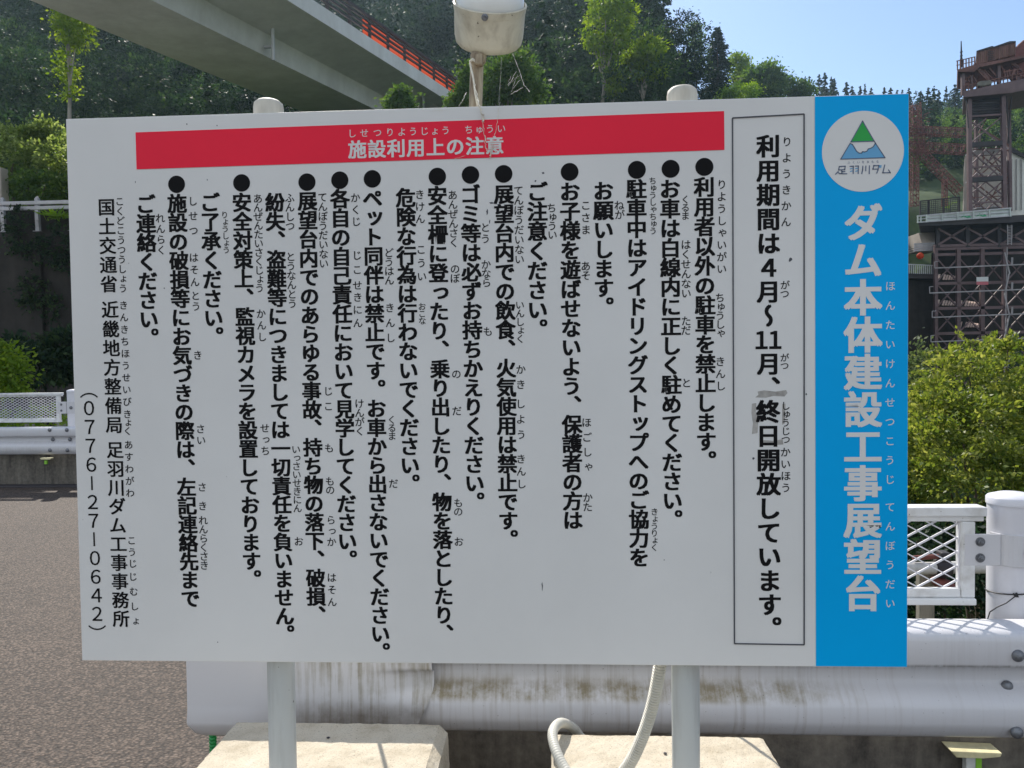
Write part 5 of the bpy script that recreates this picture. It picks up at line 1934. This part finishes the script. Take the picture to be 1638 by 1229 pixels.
leafy_tree("tall_broadleaf_tree", "tall airy yellow green tree with a thin pale trunk before the dark hill",
           [(968, 40, 36, 40, 0), (942, 50, 22, 22, 0.5), (992, 30, 26, 30, 0), (970, -10, 30, 40, 0), (958, 66, 24, 20, 0), (985, 62, 24, 20, -.3), (962, 98, 10, 10, 0), (976, 85, 16, 14, 0)], 60, "leaf_bright", 0.28, 250, 20, 0.27, (963, 240), 0.22)
leafy_tree("rounded_broadleaf_tree", "rounded yellow green tree right of the tall pale trunked tree",
           [(1036, 82, 28, 24, 0), (1022, 98, 22, 22, 0), (1045, 100, 22, 24, 0.4), (1000, 94, 9, 8, 0), (1030, 114, 22, 14, 0)], 61, "leaf_bright", 0.28, 190, 20, 0.26, (1020, 240), 0.2)
leafy_tree("slim_broadleaf_tree", "small slim green tree at the foot of the tall pale trunk",
           [(984, 138, 11, 16, 0), (988, 124, 9, 10, 0), (976, 116, 8, 6, 0)], 59.5, "leaf_bright", 0.26, 70, 18, 0.22, (976, 240), 0.1)
leafy_tree("sunlit_climber_tree", "tree draped in bright climbers at the upper left near the bridge",
           [(112, 20, 22, 26, 0), (125, 52, 20, 24, 0), (106, 46, 12, 26, 0), (122, 72, 16, 10, 0), (106, 110, 6, 26, 0), (100, 8, 14, 20, 0), (110, 150, 6, 14, 0)], 44, "leaf_bright", 0.22, 240, 16, 0.25, (112, 260), 0.15)
leafy_tree("small_conifer_tree", "small bright green conical tree in front of the bridge web",
           [(641, 160, 20, 14, 0), (640, 148, 11, 12, 0), (640, 175, 27, 16, 0)], 28, "leaf_mid", 0.15, 160, 22, 0.14, (641, 330), 0.1, shell=0.3)
leafy_tree("small_conifer_tree", "leaning bright green conical tree beside the lamp pole",
           [(738, 148, 11, 18, 0), (743, 126, 6, 12, 0), (732, 165, 20, 14, 0), (746, 108, 3, 8, 0)], 30, "leaf_mid", 0.15, 150, 22, 0.13, (741, 330), 0.1, shell=0.3)
leafy_tree("dark_round_tree", "dark glossy leaved tree close behind the lamp pole and cobweb",
           [(800, 130, 30, 34, 0), (828, 122, 30, 38, 0), (846, 150, 26, 22, 0), (790, 158, 26, 18, 0), (818, 96, 14, 12, 0)], 36, "leaf_mid", 0.20, 330, 22, 0.26, (815, 330), 0.2)
leafy_tree("round_crown_tree", "rounded dark green tree on the skyline right of the pointed conifer",
           [(1226, 128, 24, 26, 0), (1205, 134, 20, 24, 0), (1238, 142, 16, 20, 0), (1218, 150, 34, 16, 0), (1232, 115, 12, 12, 0)], 140, "leaf_mid", 0.62, 300, 20, 0.75, (1220, 240), 0.4, "bark")
leafy_tree("pale_tall_tree", "pale green taller tree between the pointed conifer and the round tree",
           [(1182, 112, 12, 22, 0), (1178, 95, 8, 10, 0), (1186, 132, 16, 18, 0), (1190, 104, 8, 14, 0)], 146, "leaf_bright", 0.55, 150, 18, 0.6, (1183, 240), 0.3, "bark")
leafy_tree("skyline_bush", "bushy mid green trees just right of the round tree on the skyline",
           [(1262, 140, 20, 13, 0), (1278, 144, 16, 12, 0), (1256, 130, 8, 6, 0), (1290, 146, 12, 10, 0)], 142, "leaf_mid", 0.5, 170, 18, 0.6, (1265, 240), 0.3, "bark")
leafy_tree("lime_bush", "bright lime green bush just above the sign edge under the skyline trees",
           [(1185, 150, 30, 10, 0), (1200, 144, 14, 8, 0), (1165, 152, 16, 10, 0)], 120, "leaf_lime", 0.34, 190, 20, 0.45, (1185, 200), 0.15, "bark")
leafy_tree("skyline_slim_tree", "slender wispy tree on the edge of the dark hill",
           [(1112, 60, 9, 22, 0), (1116, 85, 11, 22, 0), (1108, 45, 6, 10, 0), (1118, 110, 12, 16, 0)], 128, "leaf_mid", 0.42, 150, 16, 0.5, (1114, 240), 0.25, "bark")

# the pointed conifer on the skyline
CYY = 135.0
tip = P(1147.5, 46, CYY)
hc = 22.0
Q, tn = cedar(hc, 5.3, 48, 13, 26, 0.58, ex=0.66)
gb = (tip.x, CYY, tip.z - hc)
tm = MB()
trunk(tm, gb, hc * 0.97, 0.35, wob=0.0)
tree("pointed_conifer", "large dark pointed conifer standing alone against the sky beside the dark hill", gb, Q + np.array(gb), tn, "leaf_cedar", tm)

# ---- row of conifers along the far ridge
protos = []
for k in range(4):
    h = (13.0, 14.5, 12.0, 15.0)[k]
    Q, tn = cedar(h, (3.6, 3.9, 3.4, 3.8)[k], 30, 10, 12, 0.50, ex=0.95)
    tm = MB()
    trunk(tm, (0, 0, 0), h * 0.96, 0.22, wob=0.0)
    protos.append((h, Q, tn, tm))
first = {}
tips = [(1288, 125), (1297, 124), (1304, 123), (1311, 120), (1317.5, 118.5), (1323, 124), (1328.5, 122), (1334, 127), (1338, 126.5), (1345, 129), (1353, 130), (1360, 137), (1368, 134), (1377, 137), (1386.5, 132),
        (1396, 139), (1402, 136.5), (1412, 138), (1422, 137.5), (1429, 141), (1437, 143), (1446, 141), (1455, 137), (1464, 140), (1470, 143), (1483, 137.5), (1489, 140), (1496, 145), (1504, 142), (1513, 134.5), (1518, 138),
        (1525, 131.5), (1532, 132), (1541, 136), (1620, 150), (1630, 143), (1637, 140), (1650, 138)]
for i, (px, py) in enumerate(tips):
    if i % 7 in (2, 5):
        continue
    px, py = px + 3.0 * math.sin(i * 5.3), py + 5.0 * abs(math.sin(i * 3.1))
    k = i % 4
    YY = 205 + 14 * math.sin(i * 2.4) + 6 * (i % 3)
    tip = P(px, py, YY)
    h, Q, tn, tm = protos[k]
    zg = gz(tip.x, YY) - 0.5
    sc = min(2.2, max(0.7, (tip.z - zg) / h))
    base = (tip.x, YY, tip.z - h * sc)
    if k not in first:
        t_ = thing("ridge_conifer", "dark pointed conifer in the row along the far skyline ridge", "tree", (0, 0, 0), "conifers along the far ridge")
        np_quads("crown", Q, "leaf_cedar", t_, tn)
        tm.build("trunk", "bark", t_)
        first[k] = t_
    else:
        t_ = copy_tree(first[k])
    t_.location = base
    w_ = min(sc, 1.15) * (0.7 + 0.5 * abs(math.sin(i * 2.7)))
    t_.scale = (w_, w_, sc)
    t_.rotation_euler = (0, 0, i * 1.3)


# ---- forests that read as one mass
def mass(name, spots, kinds, mat, tint_rng, rg):
    """many trees merged: spots = (x, y, z, scale)"""
    qs, ts = [], []
    for (x, y, z, sc) in spots:
        Q, tn = kinds[int(rg.integers(len(kinds)))]
        a = rg.uniform(0, 6.28)
        R_ = np.array([[math.cos(a), -math.sin(a), 0], [math.sin(a), math.cos(a), 0], [0, 0, 1]])
        qs.append((Q @ R_.T) * sc + np.array([x, y, z]))
        ts.append(np.clip(tn * 0.6 + rg.uniform(*tint_rng), 0, 1))
    o = np_quads(name, np.concatenate(qs), mat, None, np.concatenate(ts))
    return tag(o, kind="stuff")


rg = np.random.default_rng(77)
cedars = [cedar(11 + k, 2.0 + 0.2 * k, 22, 8, 10, 0.42, rg) for k in range(4)]
broad = []
for k in range(5):
    lob = [(rg.normal(0, 1.3), rg.normal(0, 1.3), 4.2 + rg.normal(0, 1.3), rg.uniform(1.2, 2.2), rg.uniform(1.2, 2.2), rg.uniform(1.0, 1.9)) for _ in range(6)]
    broad.append(clump_crown(lob, 110, 20, 0.29, 0.34, rg, 0.45))
spots_c, spots_b, spots_l, spots_m = [], [], [], []
y = 47.0
while y < 128:
    x = -0.95 * y - 6
    st = 3.3 + 0.013 * y
    while x < math.tan(math.radians(9.3)) * y:
        xx, yy = x + rg.normal(0, 0.9), y + rg.normal(0, 0.9)
        az = math.degrees(math.atan2(xx, yy))
        if az < 8.9 and not (54 < yy < 62 and 4 < az < 8):
            (spots_m if yy < 66 + 14 * math.sin(xx * 0.11) and rg.uniform() < 0.75 else spots_c if rg.uniform() < 0.35 + 0.3 * (yy > 80) else spots_b).append((xx, yy, gz(xx, yy) - 0.8, rg.uniform(0.75, 1.25)))
        x += st * rg.uniform(0.8, 1.25)
    y += st * 0.95
for k in range(10):                         # the spur's right-hand edge
    spots_c.append((math.tan(math.radians(8.4 + 0.14 * k)) * (112 - 2 * k), 112 - 2 * k, P(1095 + 2 * k, 60 + 9 * k, 112 - 2 * k).z - 12, 1.05))
    spots_b.append((math.tan(math.radians(8.3 + 0.13 * k)) * (104 - 1 * k), 104 - 1 * k, P(1095 + 2 * k, 95 + 8 * k, 104).z - 5, 1.2))
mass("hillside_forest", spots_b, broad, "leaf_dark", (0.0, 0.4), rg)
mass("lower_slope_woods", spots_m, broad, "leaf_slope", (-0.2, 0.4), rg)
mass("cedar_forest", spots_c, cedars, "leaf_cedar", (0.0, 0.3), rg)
# low growth between the wall and the dark hill
for k in range(110):
    xx, yy = rg.uniform(-36, 4), rg.uniform(39, 48)
    spots_l.append((xx, yy, gz(xx, yy) - 1.2, rg.uniform(0.35, 0.6)))
for k in range(170):                        # the hollow between the car park and the dark hill
    yy = rg.uniform(15, 47)
    xx = rg.uniform(-7.5, 0.28 * yy)
    spots_l.append((xx, yy, gz(xx, yy) - 1.4, rg.uniform(0.45, 0.95)))
for k in range(190):                        # floor of the valley, below the dam works
    r_v, a_v = 22 + 72 * math.sqrt(rg.uniform()), math.radians(rg.uniform(11, 48))
    xx, yy = r_v * math.sin(a_v), r_v * math.cos(a_v)
    if not (yy > 78 and xx > 38):
        spots_l.append((xx, yy, gz(xx, yy) - 1.4, rg.uniform(0.6, 1.1)))
mass("bank_undergrowth", spots_l, broad, "leaf_mid", (0.0, 0.3), rg)
# the valley side behind the dam works
spots_f, spots_g, spots_d = [], [], []
y = 100.0
while y < 240:
    x = math.tan(math.radians(9.5)) * y
    while x < math.tan(math.radians(36)) * y:
        xx, yy = x + rg.normal(0, 1.2), y + rg.normal(0, 1.2)
        r = math.hypot(xx, yy)
        az = math.degrees(math.atan2(xx, yy))
        z = gz(xx, yy)
        if r > 152 and r < 262:
            if r > 215 and rg.uniform() < 0.5:
                spots_d.append((xx, yy, z - 1, rg.uniform(0.8, 1.1)))
            elif r < 178 and rg.uniform() < 0.75:
                spots_d.append((xx, yy, z - 1, rg.uniform(0.8, 1.15)))
            else:
                spots_f.append((xx, yy, z - 1, rg.uniform(0.9, 1.3)))
        elif r > 118 and r < 150 and rg.uniform() < 0.5:
            spots_g.append((xx, yy, z - 1.0, rg.uniform(0.18, 0.34)))
        x += 4.6 * rg.uniform(0.75, 1.25)
    y += 4.3
mass("valley_woods", spots_f, broad, "leaf_woods", (0.0, 0.55), rg)
mass("valley_cedars", spots_d, cedars, "leaf_cedar", (0.1, 0.5), rg)
mass("slope_ground_cover", spots_g, broad, "leaf_lime", (0.0, 0.3), rg)
print("forest", len(spots_b), len(spots_c), len(spots_l), len(spots_f), len(spots_d), len(spots_g))

# ------------------------------------------------------------------ summer haze in the valley air
hz = MB().box((-436, -436, -30), (436, 436, 128)).build("haze", None)
hm = bpy.data.materials.new("valley_haze")
hm.use_nodes = True
hn = hm.node_tree.nodes
hn.remove(hn["Principled BSDF"])
pv = hn.new("ShaderNodeVolumePrincipled")
pv.inputs["Color"].default_value = (0.58, 0.80, 1.0, 1)
pv.inputs["Density"].default_value = 0.00026
pv.inputs["Anisotropy"].default_value = 0.65
hm.node_tree.links.new(pv.outputs[0], hn["Material Output"].inputs["Volume"])
hz.data.materials.append(hm)
tag(hz, kind="stuff")
